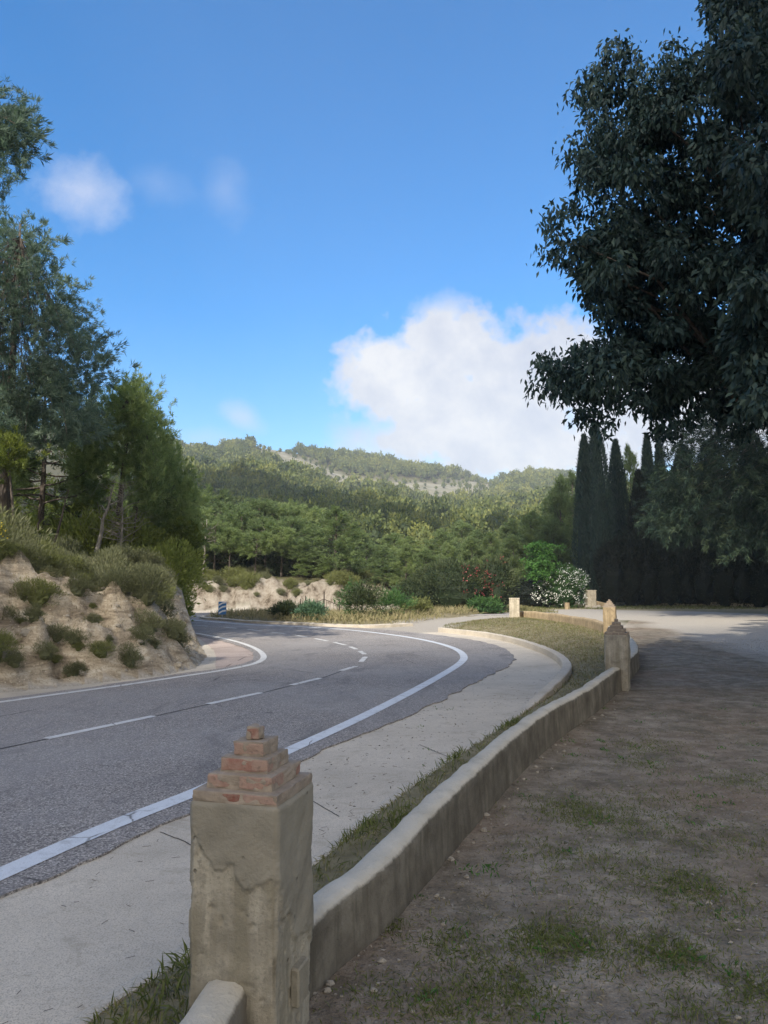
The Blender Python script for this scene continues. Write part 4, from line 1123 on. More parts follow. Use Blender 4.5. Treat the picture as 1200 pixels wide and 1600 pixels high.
for k in range(60):
    x, y = -4.0 - rng.uniform(.3, 4.2), rng.uniform(14., 24.5)
    if inside(np.array([x]), np.array([y]), FLAT)[0] or pdist(np.array([x]), np.array([y]), FLAT)[0] < 1.05: continue
    place_scrub(int(rng.choice([0, 0, 1, 2])), x, y, rng.uniform(.45, .8), 'scrub bush covering the crest near the tip of the bank', 'scrub on the bank tip crest', -.08)
# back side of the bank spit, seen beyond its tip
for k in range(16):
    u = rng.uniform(0, 1); a = np.array(P(322, 1018)) * (1 - u) + np.array([-8.2, 26.6]) * u
    x, y = a[0] - .7 - rng.uniform(0, .8), a[1] + rng.normal() * .2
    place_scrub(int(rng.integers(0, 3)), x, y, rng.uniform(.5, .85), 'scrub bush on the far side of the bank tip', 'scrub round the bank tip', -.1)
# top of the far rock cut
for k in range(42):
    x = rng.uniform(-17, -.5); y = 43.6 + rng.uniform(-.6, 2.8) + (1.0 if x < -12 else 0)
    place_scrub(int(rng.choice([0, 2, 3])), x, y, rng.uniform(.6, 1.2), 'scrub bush on the rim of the far pale rock cut', 'scrub along the far rock cut', -.1)
for k in range(26):
    x = rng.uniform(-13, -1); y = 42.3 + rng.uniform(0, .7)
    place_scrub(int(rng.choice([0, 2])), x, y, rng.uniform(.25, .45), 'tiny tuft growing on the face of the far rock cut', 'tufts on the far rock face', -.05)
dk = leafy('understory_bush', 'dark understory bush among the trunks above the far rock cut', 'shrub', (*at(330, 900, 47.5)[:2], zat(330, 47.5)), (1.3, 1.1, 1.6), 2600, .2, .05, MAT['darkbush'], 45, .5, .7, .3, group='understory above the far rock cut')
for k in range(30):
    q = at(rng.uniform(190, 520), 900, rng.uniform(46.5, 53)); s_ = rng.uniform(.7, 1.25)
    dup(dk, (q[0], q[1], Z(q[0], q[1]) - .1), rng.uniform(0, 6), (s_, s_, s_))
# yellow green undergrowth behind the trunks, brightened in colour as if sunlit
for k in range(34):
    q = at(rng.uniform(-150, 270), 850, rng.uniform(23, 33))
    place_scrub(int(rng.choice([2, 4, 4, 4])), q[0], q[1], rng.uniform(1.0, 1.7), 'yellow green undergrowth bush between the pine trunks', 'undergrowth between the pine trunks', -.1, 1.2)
x, y = off_bank(55, 1.95)
t = thing('flowering_broom', 'small broom bush with yellow flowers near the left end of the bank', 'shrub', (x, y, Z(x, y) + .25))
g = G(); bush(g, (0, 0, .15), (.35, .35, .3), 500, .14, .018, .7, .3, .5, .5, .3, 21); g.build('foliage', MAT['shrub_olive'], t)
g = G(); bush(g, (0, 0, .2), (.34, .34, .3), 160, .04, .035, .2, .7, .5, 1., .3, 22); g.build('blossoms', MAT['petal_yellow'], t)

# ------------------------------------------------------------------ the pine belt beyond the road
gtU, gcU = pine(5.4, 2.7, lambda t: 2.1 * (1 - t) ** .45 * (.5 + .5 * min(1, t * 3)) + .3, 30, 7, .26, 13, .038, None, .11, up=.4, dead=14)
gtV, gcV = pine(4.6, 2.3, lambda t: 1.8 * (1 - t) ** .5 * (.5 + .5 * min(1, t * 3)) + .3, 28, 7, .26, 13, .038, None, .1, lean=(.3, .1), up=.35, dead=14)
gtK, gcK = pine(6.5, .5, lambda t: 2.3 * (1 - t) ** .85 + .2, 54, 7, .26, 13, .036, None, .13, up=.55, dead=2)
gtL, gcL = pine(5., .3, lambda t: 1.5 * (1 - t) ** .7 + .25, 44, 8, .26, 13, .036, None, .1, up=.75, dead=2)
def first_then_dup():
    d = {}
    def f(kind, gts, mat, loc, a, s, label, group):
        if kind not in d:
            d[kind] = put_tree('pine_tree', label, 'tree', loc, gts[0], gts[1], mat, MAT['bark'], group, a, s); return d[kind]
        o = dup(d[kind], loc, a, s, label)
        if group: o['group'] = group
        elif 'group' in o: del o['group']
        return o
    return f
pt = first_then_dup()
KD = {'U': ((gtU, gcU), MAT['pine']), 'V': ((gtV, gcV), MAT['pine']), 'K': ((gtK, gcK), MAT['pine']), 'L': ((gtL, gcL), MAT['pine'])}
def belt(kind, px_, top, d_, width, label, group=None, a=None):
    q = at(px_, 900, d_); z = Z(q[0], q[1]); zt = at(px_, top, d_)[2]
    h0 = {'U': 5.6, 'V': 4.8, 'K': 6.8, 'L': 5.3}[kind]; w0 = {'U': 4.4, 'V': 3.8, 'K': 4.8, 'L': 3.4}[kind]
    sz = (zt - z) / h0; sw = width / F * d_ / w0
    pt(kind, KD[kind][0], KD[kind][1], (q[0], q[1], z), rng.uniform(0, 6.28) if a is None else a, (sw, sw, sz), label, group)
gp_ = 'round headed pines above the far rock cut'; lb_ = 'round headed pine with dark bare stem above the far rock cut'
for (k, qx, top, d_, w) in (('U', 335, 818, 46, 80), ('V', 358, 830, 45.5, 70), ('U', 378, 800, 48, 90), ('V', 398, 835, 45.2, 70), ('U', 415, 815, 47, 85), ('V', 440, 828, 46, 80), ('U', 455, 812, 50, 90), ('V', 468, 850, 46, 62), ('U', 345, 790, 53, 100), ('U', 405, 785, 56, 100), ('V', 440, 790, 58, 100), ('U', 310, 800, 50, 90), ('V', 285, 830, 47, 90), ('U', 230, 790, 50, 110), ('V', 180, 800, 48, 100), ('U', 480, 795, 60, 100), ('V', 320, 770, 62, 110), ('U', 270, 760, 60, 110)):
    belt(k, qx, top, d_, w, lb_, gp_)
belt('K', 528, 793, 45.5, 128, 'largest cone shaped pine, alone at the end of the rock cut')
belt('L', 482, 868, 45.5, 60, 'small dark pine left of the cone shaped pine')
belt('L', 505, 880, 44.5, 40, 'small pine in front of the cone shaped pine')
belt('L', 636, 852, 44, 62, 'thin yellowish pine behind the roadside weeds')
belt('L', 603, 885, 44.5, 56, 'light green young pine right of the cone shaped pine')
gp_ = 'pines behind the red flowered hedge'; lb_ = 'pine in the dense row behind the red flowered hedge'
for (k, qx, top, d_, w) in (('K', 575, 850, 56, 80), ('K', 600, 860, 54, 80), ('L', 665, 860, 52, 70), ('K', 700, 850, 55, 95), ('L', 735, 843, 54, 80), ('K', 770, 835, 58, 100), ('L', 800, 840, 55, 90), ('K', 830, 802, 62, 110), ('L', 865, 815, 60, 90), ('K', 745, 830, 66, 110), ('L', 690, 830, 68, 90), ('K', 640, 840, 66, 110), ('L', 880, 750, 72, 90), ('K', 900, 742, 76, 110), ('K', 860, 780, 74, 110), ('L', 800, 815, 72, 90), ('K', 560, 830, 64, 100), ('L', 615, 835, 72, 90), ('K', 720, 815, 78, 120)):
    belt(k, qx, top, d_, w, lb_, gp_)
q = at(316, 890, 45.); bare_tree(3.6, .09, 14, MAT['twig'], 'dead_tree', 'forked dead grey tree at the left end of the far pines', (q[0], q[1], Z(q[0], q[1])), None, (.2, 0), .35, .45)

# ------------------------------------------------------------------ right side: hedges, oleanders, cypresses, overhanging pine
def gl(px_, py_): return (*P(px_, py_), 0)
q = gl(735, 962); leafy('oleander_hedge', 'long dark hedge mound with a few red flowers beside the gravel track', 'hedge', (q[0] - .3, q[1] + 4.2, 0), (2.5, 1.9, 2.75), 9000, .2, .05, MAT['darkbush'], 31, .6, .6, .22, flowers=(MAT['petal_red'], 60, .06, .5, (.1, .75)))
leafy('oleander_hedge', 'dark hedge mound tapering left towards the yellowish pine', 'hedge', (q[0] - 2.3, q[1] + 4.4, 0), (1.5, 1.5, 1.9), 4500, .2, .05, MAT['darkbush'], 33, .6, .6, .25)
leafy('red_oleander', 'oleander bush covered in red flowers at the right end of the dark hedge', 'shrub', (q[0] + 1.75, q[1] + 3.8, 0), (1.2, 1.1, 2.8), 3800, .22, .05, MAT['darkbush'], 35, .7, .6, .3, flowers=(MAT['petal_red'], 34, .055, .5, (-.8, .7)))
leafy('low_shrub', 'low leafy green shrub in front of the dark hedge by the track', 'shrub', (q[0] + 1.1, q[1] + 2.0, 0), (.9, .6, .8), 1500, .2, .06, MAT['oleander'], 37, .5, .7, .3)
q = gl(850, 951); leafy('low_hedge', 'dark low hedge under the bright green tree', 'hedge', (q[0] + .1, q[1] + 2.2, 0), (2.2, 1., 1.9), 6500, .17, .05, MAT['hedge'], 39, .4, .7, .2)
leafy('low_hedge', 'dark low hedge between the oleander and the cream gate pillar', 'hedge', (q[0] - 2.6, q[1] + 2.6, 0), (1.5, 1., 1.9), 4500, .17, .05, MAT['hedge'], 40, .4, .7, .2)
# bright green small tree with drooping compound leaves
loc = np.array([q[0] + .25, q[1] + .9, 0.])
gt, gc = G(), G()
tube(gt, [(1.4, 0, -.2), (1.15, 0, .9), (.55, 0, 2.0), (.1, 0, 3.0)], [.08, .065, .05, .03], 7)
for k in range(75):
    zc = 1.9 + 2.3 * rng.random(); wd_ = .85 - .22 * (zc - 1.9); c = np.array([rng.normal() * wd_ * .8 - .2, rng.normal() * wd_ * .7, zc])
    limb(gt, (.1 + rng.normal() * .1, 0, min(2.9, c[2] * .75)), c, .02, .006, -.1, 4, 4, .04)
    a = rng.uniform(0, 6.28)
    for m_ in range(4):
        a += 1.6; ln = rng.uniform(.3, .75); s = np.linspace(.1, 1, 9)
        st_ = c + np.stack([np.cos(a) * ln * s, np.sin(a) * ln * s, rng.uniform(.0, .6) * s - .9 * ln * s * s], 1)
        n = 18; pb = np.repeat(st_, 2, 0); sd = np.tile([1, -1], 9)[:, None] * np.array([-math.sin(a), math.cos(a), 0]) + np.array([math.cos(a) * .4, math.sin(a) * .4, -.35])
        leaves(gc, pb + rng.normal(size=(n, 3)) * .05, sd + rng.normal(size=(n, 3)) * .55, .19, .075, np.clip(.5 + rng.normal(size=n) * .2, 0, 1), .1, .15)
t = thing('green_tree', 'small bright green tree with drooping feathery leaves behind the white oleander', 'tree', loc)
gt.build('trunk', MAT['bark_grey'], t, shade=True); gc.build('crown', MAT['green'], t)
q = gl(905, 951); leafy('white_oleander', 'oleander bush covered in white flowers by the battered gate pillar', 'shrub', (q[0] - .75, q[1] + 1.3, 0), (1.7, 1.0, 2.6), 4200, .24, .05, MAT['oleander'], 41, .7, .6, .3, flowers=(MAT['petal_white'], 190, .065, .5, (-.95, .95)))

def cypress(h, r, n, L, W, seed, skew=0., bare=.0):
    g = G()
    z = rng.random(n) ** .85
    a = rng.uniform(0, 2 * PI, n)
    prof = np.clip(np.minimum(1, .55 + z * 2.2) * (1 - z ** 1.9) ** .75, .02, 1)
    lump = 1 + .16 * fbm(np.cos(a) * 2.2 + seed, np.sin(a) * 2.2, z * h * .8, s=seed, o=3)
    R = r * prof * lump * (.72 + .32 * rng.random(n) ** .6)
    p = np.stack([np.cos(a) * R, np.sin(a) * R, bare + z * (h - bare)], 1)
    d = np.stack([np.cos(a) * .35, np.sin(a) * .35, np.ones(n)], 1) + rng.normal(size=(n, 3)) * .28
    tn = .45 + .22 * vn(p[:, 0] * 3, p[:, 1] * 3, p[:, 2] * 2, s=seed + 2) + rng.normal(size=n) * .12
    leaves(g, p, d, L * rng.uniform(.6, 1.3, n), W, np.clip(tn, 0, 1))
    zz_ = np.linspace(0, 1, 16); pr = np.clip(np.minimum(1, .55 + zz_ * 2.2) * (1 - zz_ ** 1.9) ** .75, .0, 1)
    tube(g, np.stack([0 * zz_, 0 * zz_, bare + zz_ * (h - bare) * .97], 1), r * .7 * pr + .01, 12, .05)
    gt = G(); tube(gt, [(0, 0, -.2), (0, 0, bare + .4)], [r * .2, r * .16], 8)
    return gt, g
def put_cyp(px_, top, d_, wpx, label, seed, bare=.0, mat='cypress', n=11000):
    q = at(px_, 900, d_); zt = at(px_, top, d_)[2]
    gt, gc = cypress(zt, wpx / 2 / F * d_, n, .3, .055, seed, 0, bare)
    return put_tree('cypress_tree', label, 'tree', (q[0], q[1], 0), gt, gc, MAT[mat], MAT['bark'])
put_cyp(937, 663, 55, 58, 'tallest pointed cypress, dark and slim, behind the white oleander', 3)
put_cyp(918, 682, 55.6, 44, 'slightly shorter cypress pressed against the left of the tallest one', 5)
put_cyp(968, 690, 58, 46, 'ragged cypress just right of the tallest cypress', 7)
put_cyp(1018, 680, 56, 36, 'slim cypress with bent tip rising from the dark hedge', 9)
put_cyp(1037, 684, 57, 30, 'thinnest cypress beside the one with the bent tip', 11)
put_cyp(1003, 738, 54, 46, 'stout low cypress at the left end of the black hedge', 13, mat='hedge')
belt('K', 990, 700, 66, 80, 'pine with lit crown seen between the cypresses')
belt('K', 1015, 745, 63, 90, 'lower pine filling the gap between the cypresses')
# the tall black hedge: a row of clipped conifers
for k, px_ in enumerate((955, 985, 1012, 1040, 1070, 1100, 1130, 1160, 1190, 1222, 1256, 1295, 1340, 1390)):
    d_ = 53 - max(0, px_ - 1000) * .014; q = at(px_, 900, d_); r = 1.05
    h = 4.6 + .35 * math.sin(k * 2.1)
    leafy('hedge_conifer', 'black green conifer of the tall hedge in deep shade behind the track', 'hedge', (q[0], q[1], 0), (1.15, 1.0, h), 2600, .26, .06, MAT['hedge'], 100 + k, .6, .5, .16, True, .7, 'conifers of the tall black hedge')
for k, (px_, top, d_, r) in enumerate(((1075, 700, 57, 2.2), (1120, 690, 59, 2.6), (1180, 670, 57, 2.8), (1250, 650, 56, 3.), (1330, 640, 52, 3.2), (1420, 640, 48, 3.4))):
    q = at(px_, 900, d_); zt = at(px_, top, d_)[2]
    gt, gc = cypress(zt, r, 7000, .4, .09, 200 + k)
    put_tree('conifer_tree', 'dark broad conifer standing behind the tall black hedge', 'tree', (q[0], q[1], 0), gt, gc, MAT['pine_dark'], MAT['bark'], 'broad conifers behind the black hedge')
b = at(1330, 912, 37.); b[2] = 0
outline_pine('pine_tree', 'wide dark pine whose drooping boughs overhang the black hedge at right', b, [at(1325, 820, 37), at(1300, 720, 37), at(1290, 600, 37)],
    [(1008, 800), (1022, 760), (1040, 715), (1062, 672), (1100, 652), (1160, 655), (1210, 600), (1300, 570), (1400, 600), (1560, 640), (1600, 760), (1540, 850), (1400, 868), (1280, 872), (1200, 862), (1150, 866), (1110, 852), (1075, 858), (1050, 838), (1024, 826)],
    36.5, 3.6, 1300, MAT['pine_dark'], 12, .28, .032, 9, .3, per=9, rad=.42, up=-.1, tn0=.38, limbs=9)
# more added trees out of frame to the right, put there to shade the hedge
for (x, y, s) in ((33, 24, 1.4), (35, 43, 1.2), (27, 15, 1.3)):
    dup(st0, (x, y, 0), rng.uniform(0, 6), (s * .62, s * .62, s * .62), 'added shade tree out of view beyond the right edge of the yard', 'added shade trees right of the yard')

# ------------------------------------------------------------------ hillside forest (one mass)
def forest():
    g = G()
    LOD = ((84, 135, 620, .085, .055), (135, 240, 300, .13, .08), (240, 9999, 130, .19, .12))
    protos_ = {}
    for li, (_, _, n, bl, bw) in enumerate(LOD):
        for k in range(7):
            d = rdir(n); d[:, 2] = np.abs(d[:, 2]) * 1.0 - .15
            R = (.6 + .4 * rng.random(n)) * (1 + .4 * fbm(d[:, 0] * 1.9 + k * 5, d[:, 1] * 1.9, d[:, 2] * 1.9, s=80 + k, o=3))
            p = d * R[:, None] * np.array([.5, .5, .62]) + np.array([0, 0, .42])
            gg = G(); dd = unit(d + rng.normal(size=(n, 3)) * .7 + np.array([0, 0, .35]))
            leaves(gg, p, dd, bl * rng.uniform(.7, 1.3, n), bw, np.clip(.5 + rng.normal(size=n) * .16, 0, 1))
            core_blob(gg, (0, 0, .45), (.31, .31, .4), 90 + k, .15, 7, 5, .3)
            V = np.vstack(gg.V); protos_[li, k] = (V, np.vstack(gg.Q), np.concatenate(gg.A))
    # candidates over the slope, kept apart from one another by a jittered grid in distance and bearing
    pts_ = []
    y = 84.
    while y < 640:
        stp = 3.3 + y * .004
        x0, x1 = (-420 / F) * y * 1.0, (640 / F) * y
        xs = np.arange(x0, x1, stp)
        pts_.append(np.stack([xs + rng.uniform(-.45, .45, len(xs)) * stp, np.full(len(xs), y) + rng.uniform(-.45, .45, len(xs)) * stp], 1))
        y += stp * .95
    q = np.vstack(pts_)
    z, w = terrain(q[:, 0], q[:, 1]), None
    bm = bare_mask(q[:, 0], q[:, 1], z)
    gap = vn(q[:, 0] / 16, q[:, 1] / 16, s=61)
    keep = (rng.random(len(q)) > bm * .94) & (rng.random(len(q)) > .25 * (gap > .45))
    q, z, bm = q[keep], z[keep], bm[keep]
    print('forest trees', len(q))
    s = rng.uniform(3.4, 6.2, len(q)) * (1 - .55 * (bm > .3)) * (.85 + .3 * rng.random(len(q))) * np.interp(q[:, 1], [80, 200, 640], [.9, 1.05, 1.2])
    hgt = s * rng.uniform(1.0, 1.5, len(q)); rot = rng.uniform(0, 6.28, len(q)); kk = rng.integers(0, 7, len(q))
    tone = np.clip(rng.normal(size=len(q)) * .24 + .12 * vn(q[:, 0] / 30, q[:, 1] / 30, s=66), -.45, .45)
    for li, k in protos_:
        m_ = np.where((kk == k) & (q[:, 1] >= LOD[li][0]) & (q[:, 1] < LOD[li][1]))[0]; V, Q, A = protos_[li, k]
        if not len(m_): continue
        c, sn = np.cos(rot[m_]), np.sin(rot[m_])
        X = (V[None, :, 0] * c[:, None] - V[None, :, 1] * sn[:, None]) * s[m_, None] + q[m_, 0][:, None]
        Y = (V[None, :, 0] * sn[:, None] + V[None, :, 1] * c[:, None]) * s[m_, None] + q[m_, 1][:, None]
        Zz = V[None, :, 2] * hgt[m_, None] + z[m_, None]
        n = len(V)
        QQ = (Q[None] + (np.arange(len(m_)) * n)[:, None, None]).reshape(-1, 4)
        g.add(np.stack([X, Y, Zz], -1).reshape(-1, 3), QQ, None, np.clip(A[None] + tone[m_, None], 0, 1).ravel())
    o = g.build('hillside_forest', MAT['forest'])
    tag(o, 'pine forest covering the hillside up to the ridge', 'forest', None, 'stuff')
forest()

# ------------------------------------------------------------------ grass, straw, litter, stones
def blades(name, label, cat, q, L, W, mat, lean=.5, tone=.5, zoff=-.01, clump=1, spread=.03):
    q = np.repeat(q, clump, 0) + (rng.normal(size=(len(q) * clump, 2)) * spread if clump > 1 else 0)
    z = terrain(q[:, 0], q[:, 1]); n = len(q)
    g = G(); d = rng.normal(size=(n, 3)) * lean + np.array([0, 0, 1.]); d[:, 2] = np.abs(d[:, 2]) * .9 + .05
    L = np.repeat(L, clump) if np.ndim(L) else L
    leaves(g, np.c_[q, z + zoff], d, L * rng.uniform(.5, 1.3, n), W, np.clip(tone + rng.normal(size=n) * .2, 0, 1), 0, .25)
    o = g.build(name, mat); tag(o, label, cat, None, 'stuff'); return o
def rand_in(poly, n, near=None, margin=.05):
    poly = np.array(poly); lo, hi = poly.min(0), poly.max(0)
    out = np.zeros((0, 2))
    while len(out) < n:
        q = lo + rng.random((n * 4, 2)) * (hi - lo)
        if near is not None:
            q = q[rng.random(len(q)) < near(q[:, 0], q[:, 1])]
        ok = inside(q[:, 0], q[:, 1], poly) & (pdist(q[:, 0], q[:, 1], poly) > margin)
        out = np.vstack([out, q[ok]])
    return out[:n]
# verge: near strip green, far part straw coloured
vg = [tuple(v) for v in VERGE]
dens = lambda x, y: np.clip(5.0 / np.maximum(y, 2.5), 0, 1)
q = rand_in(vg, 30000, lambda x, y: dens(x, y) * np.where(vn(x * 1.6, y * 1.6, s=5) + .3 * vn(x * 5, y * 5, s=6) > -.35, 1., .5), .03)
blades('verge_grass', 'dry and green grass on the verge between kerb and low wall', 'grass', q, .055 + .015 * (q[:, 1] < 7), .006, MAT['verge'], .8, .45)
q = rand_in(vg, 7500, lambda x, y: np.where(y < 9, 1., .08) * np.where(vn(x * 2.1, y * 2.1, s=15) > -.1, 1., .08), .05)
blades('verge_grass', 'green grass tufts along the foot of the low wall by the road', 'grass', q, .11, .008, MAT['grass'], .45, .5)
far_v = rand_in(vg, 9000, lambda x, y: np.where(y > 11, 1., 0.), .15)
blades('verge_grass', 'straw coloured mown grass on the far verge', 'grass', far_v, .1, .014, MAT['straw'], 1.1, .22)
# yard: thin straw everywhere, green clumps where the photo has them
yp = [(-.3, 2.0), tuple(pil_near)] + [tuple(v) for v in wall_c] + [tuple(v) for v in wall2_c] + [(11, 22), (14, 14), (8, 6), (4, 1.5)]
q = rand_in(yp, 34000, lambda x, y: np.clip(3.2 / np.maximum(y, 2), 0, 1) * np.where(fbm(x * .9, y * .9, s=25, o=3) > -.15, 1., .3), .2)
blades('yard_straw', 'short dry straw scattered over the yard earth', 'grass', q, .05, .0042, MAT['straw'], 1.3, .3)
q = rand_in(yp, 30000, lambda x, y: np.clip(3.2 / np.maximum(y, 2), 0, 1) * np.where(fbm(x * 1.4, y * 1.4, s=29, o=4) > .0, 1., .12), .12)
blades('yard_grass', 'thin olive grass and dead stalks over the brown yard', 'grass', q, .034, .004, MAT['verge'], .9, .3)
patches = [((905, 1268), .3, 700), ((1000, 1295), .35, 300), ((1010, 1165), .35, 320), ((1000, 1190), .25, 160), ((1082, 1388), .22, 420), ((900, 1478), .22, 520), ((1045, 1490), .16, 420), ((1170, 1218), .35, 320), ((1160, 1320), .4, 350), ((1020, 1250), .4, 300), ((845, 1470), .15, 260), ((760, 1530), .2, 260), ((700, 1480), .15, 180), ((800, 1560), .18, 320), ((1185, 1545), .15, 300), ((700, 1580), .15, 220), ((1100, 1590), .2, 260), ((980, 1040), .5, 80), ((870, 1340), .3, 260), ((1130, 1440), .25, 200), ((610, 1450), .06, 60), ((940, 1400), .3, 140), ((1000, 1360), .3, 200), ((600, 1560), .14, 130)]
for k, (c, r, n) in enumerate(patches):
    c = np.array(P(*c)); q = c + rng.normal(size=(int(n * 1.15), 2)) * r * .62
    q = q[~inside(q[:, 0], q[:, 1], vg)]
    if k == 0: acc = [q]
    else: acc.append(q)
q = np.vstack(acc)
blades('yard_grass', 'sparse green grass patches in the brown yard', 'grass', q, .05, .0048, MAT['grass'], .8, .45, clump=3, spread=.035)
# dry stalks and rubble on the bank face
qq = []
for k in range(8500):
    x_, y_ = bd[rng.integers(40, len(bd) - 30)]; qq.append((x_ - rng.uniform(.1, 2.6), y_ + rng.uniform(-.2, 1.2)))
qq = np.array(qq); dz_ = pdist(qq[:, 0], qq[:, 1], FLAT); qq = qq[~inside(qq[:, 0], qq[:, 1], FLAT) & (dz_ > .1) & (dz_ < 2.4) & (vn(qq[:, 0] * 1.3, qq[:, 1] * 1.3, s=77) > -.2)]
blades('bank_straw', 'dry stalks hanging on the earth face of the bank', 'dry grass', qq, .15, .011, MAT['straw'], 1.2, .3)
g = G()
for k in range(420):
    x_, y_ = bd[rng.integers(40, len(bd) - 30)]; x_ -= rng.uniform(-.1, 1.7) ; y_ += rng.uniform(0, .8)
    if inside(np.array([x_]), np.array([y_]), FLAT)[0] and rng.random() < .8: continue
    r = .015 + .07 * rng.random() ** 4; rock(g, (x_, y_, Z(x_, y_) + r * .2), r, k % 19)
tag(g.build('rubble', MAT['stone']), 'pale rubble on the earth face of the bank', 'rubble', None, 'stuff')
wq = []
for k in range(90):
    y_ = 2.6 + 9 * rng.random() ** 1.6; c = np.array([rng.uniform(.02, .6) * y_, y_]); wq.append(c + rng.normal(size=(26, 2)) * rng.uniform(.02, .07))
wq = np.vstack(wq); wq = wq[~inside(wq[:, 0], wq[:, 1], vg)]
blades('yard_weeds', 'small fresh green weed tufts dotted over the yard', 'weeds', wq, .05, .009, MAT['green'], 1.0, .35)
# island weeds
isl = [tuple(v) for v in ISLAND]
q = rand_in(isl, 9000, lambda x, y: np.where(vn(x * .7, y * .7, s=35) > -.35, 1., .2), .2)
blades('island_weeds', 'tall dry weeds on the island behind the chevron sign', 'weeds', q, .46, .03, MAT['verge'], .45, .75)
q = np.stack([rng.uniform(-1, 9.5, 7000), rng.uniform(40.5, 50, 7000)], 1)
blades('field_weeds', 'rough weeds in front of the hedge and young pines', 'weeds', q, .3, .035, MAT['verge'], .5, .45)
q = np.stack([rng.uniform(8, 24, 3500), rng.uniform(46.5, 53, 3500)], 1)
blades('field_weeds', 'low weeds along the foot of the black hedge', 'weeds', q, .22, .03, MAT['grass'], .6, .3)
for (px_, py_, r, h, mat, lab) in ((487, 976, .55, .75, 'bluegreen', 'round blue green weed bush on the island kerb'), (445, 974, .6, .7, 'darkbush', 'dark leafy weed clump in the middle of the island'), (570, 976, .8, 1.5, 'darkbush', 'dark leafy bush left of the light green pine'), (552, 974, .6, 1.3, 'oleander', 'fresh green bush beside the iron gate'), (612, 972, .9, 1.2, 'oleander', 'broad green bush below the light green young pine'), (655, 968, .6, .8, 'shrub_olive', 'olive weed bush left of the dark hedge')):
    q = P(px_, py_); leafy('weed_bush', lab, 'shrub', (q[0], q[1] + r, .05), (r, r * .8, h), 2200, .18, .032, MAT[mat], int(px_), .7, .8, .6, False, .2)
# loose stones along the wall foot and over the yard
g = G(); wf = smooth(wall_r, .05)
for k in range(120):
    a = wf[int(rng.random() ** 1.3 * (len(wf) - 1))]; t_ = rng.random() ** 2 * .2 + .01
    x, y = a[0] + t_ * .8, a[1] - t_ * .55
    r = .004 + .02 * rng.random() ** 4
    rock(g, (x, y, float(terrain(np.array([x]), np.array([y]))[0]) + r * .3), r, k % 17)
for k in range(110):
    x, y = rng.uniform(.0, 4), 0
    y = rng.uniform(2.4, 8); x = rng.uniform(-.05, .62) * y
    if inside(np.array([x]), np.array([y]), vg)[0]: continue
    r = .004 + .013 * rng.random() ** 4
    rock(g, (x, y, Z(x, y) + r * .3), r, k % 17)
tag(g.build('pebbles', MAT['stone']), 'small pale stones scattered in the yard and along the wall foot', 'stones', None, 'stuff')
q = np.stack([rng.uniform(-.1, .7, 2600), rng.uniform(2.4, 11, 2600)], 1); q[:, 0] *= q[:, 1]
q = q[~inside(q[:, 0], q[:, 1], vg)]; z = terrain(q[:, 0], q[:, 1])
g = G(); d = rng.normal(size=(len(q), 3)); d[:, 2] *= .15
leaves(g, np.c_[q, z + .006], d, .03, .013, rng.random(len(q)) * .8, .3); tag(g.build('leaf_litter', MAT['twig']), 'dry fallen leaves on the yard earth', 'leaves', None, 'stuff')
# twigs and specks on the shoulder
g = G(); shp = [tuple(v) for v in lr[:n1]] + [tuple(v) for v in ks]
q = rand_in(shp, 330, lambda x, y: np.where((y > 1.5) & (y < 14) & (x > -4), 1., 0.), .05)
for a in q:
    L = rng.uniform(.015, .05); an = rng.uniform(0, PI)
    if not inside(a[0:1], a[1:2], [tuple(v) for v in er_] + [tuple(v) for v in el_[::-1]])[0]:
        tube(g, [(a[0], a[1], .012), (a[0] + math.cos(an) * L, a[1] + math.sin(an) * L, .014)], .0013, 3, rng.random() * .4, False)
tag(g.build('pine_litter', MAT['rust']), 'dead needles and twigs lying on the concrete shoulder', 'litter', None, 'stuff')

# ------------------------------------------------------------------ light
EL, AZ = math.radians(40), math.radians(180 + 24)     # sun behind the viewer, a little to the left
S = np.array([math.sin(AZ) * math.cos(EL), math.cos(AZ) * math.cos(EL), math.sin(EL)])
su = bpy.data.lights.new('sun', 'SUN'); su.energy = 4.0; su.angle = math.radians(.55); su.color = (1., .93, .82)
so = bpy.data.objects.new('sun', su); C.objects.link(so); so.rotation_euler = Vector(S).to_track_quat('Z', 'Y').to_euler()
so.location = (-20, -40, 60)

# unseen clouds behind the viewpoint, outlined to shade hillside, yard, near road and hedge
def shade_cloud(out_, L_, label, zs_=([90, 200, 320], [6, 20, 42])):
    g = G()
    oc = smooth(out_ + [out_[0]], 3.)[:-1]; cen = oc.mean(0)
    rings = []
    for f, dz in ((.0, 16), (.35, 15), (.65, 12), (.88, 7), (1., 0), (.9, -5), (.6, -7), (.0, -8)):
        p = cen + (oc - cen) * f
        zt = np.interp(p[:, 1], *zs_)
        w_ = np.c_[p, zt] + S * L_
        w_ += S * dz * 2; w_ += 4 * np.stack([fbm(w_[:, 0] / 14, w_[:, 1] / 14, w_[:, 2] / 14, s=90 + c, o=4) for c in range(3)], 1) * (f > 0)
        rings.append(w_)
    v = np.array(rings); k = v.shape[1]
    a = np.arange(len(rings) - 1)[:, None] * k; b = np.arange(k)[None]; b2 = (b + 1) % k
    g.add(v.reshape(-1, 3), np.stack([a + b, a + k + b, a + k + b2, a + b2], -1).reshape(-1, 4))
    o = g.build('shade_cloud', MAT['shade_cloud'], shade=True); tag(o, label, 'shade_cloud')
shade_cloud([(-170, 290), (-120, 318), (-80, 305), (-48, 300), (-28, 270), (-10, 225), (6, 180), (20, 145), (34, 112), (10, 96), (-60, 92), (-140, 110), (-190, 180), (-200, 250)], 900., 'large unseen cumulus outlined to shade the lower hillside')
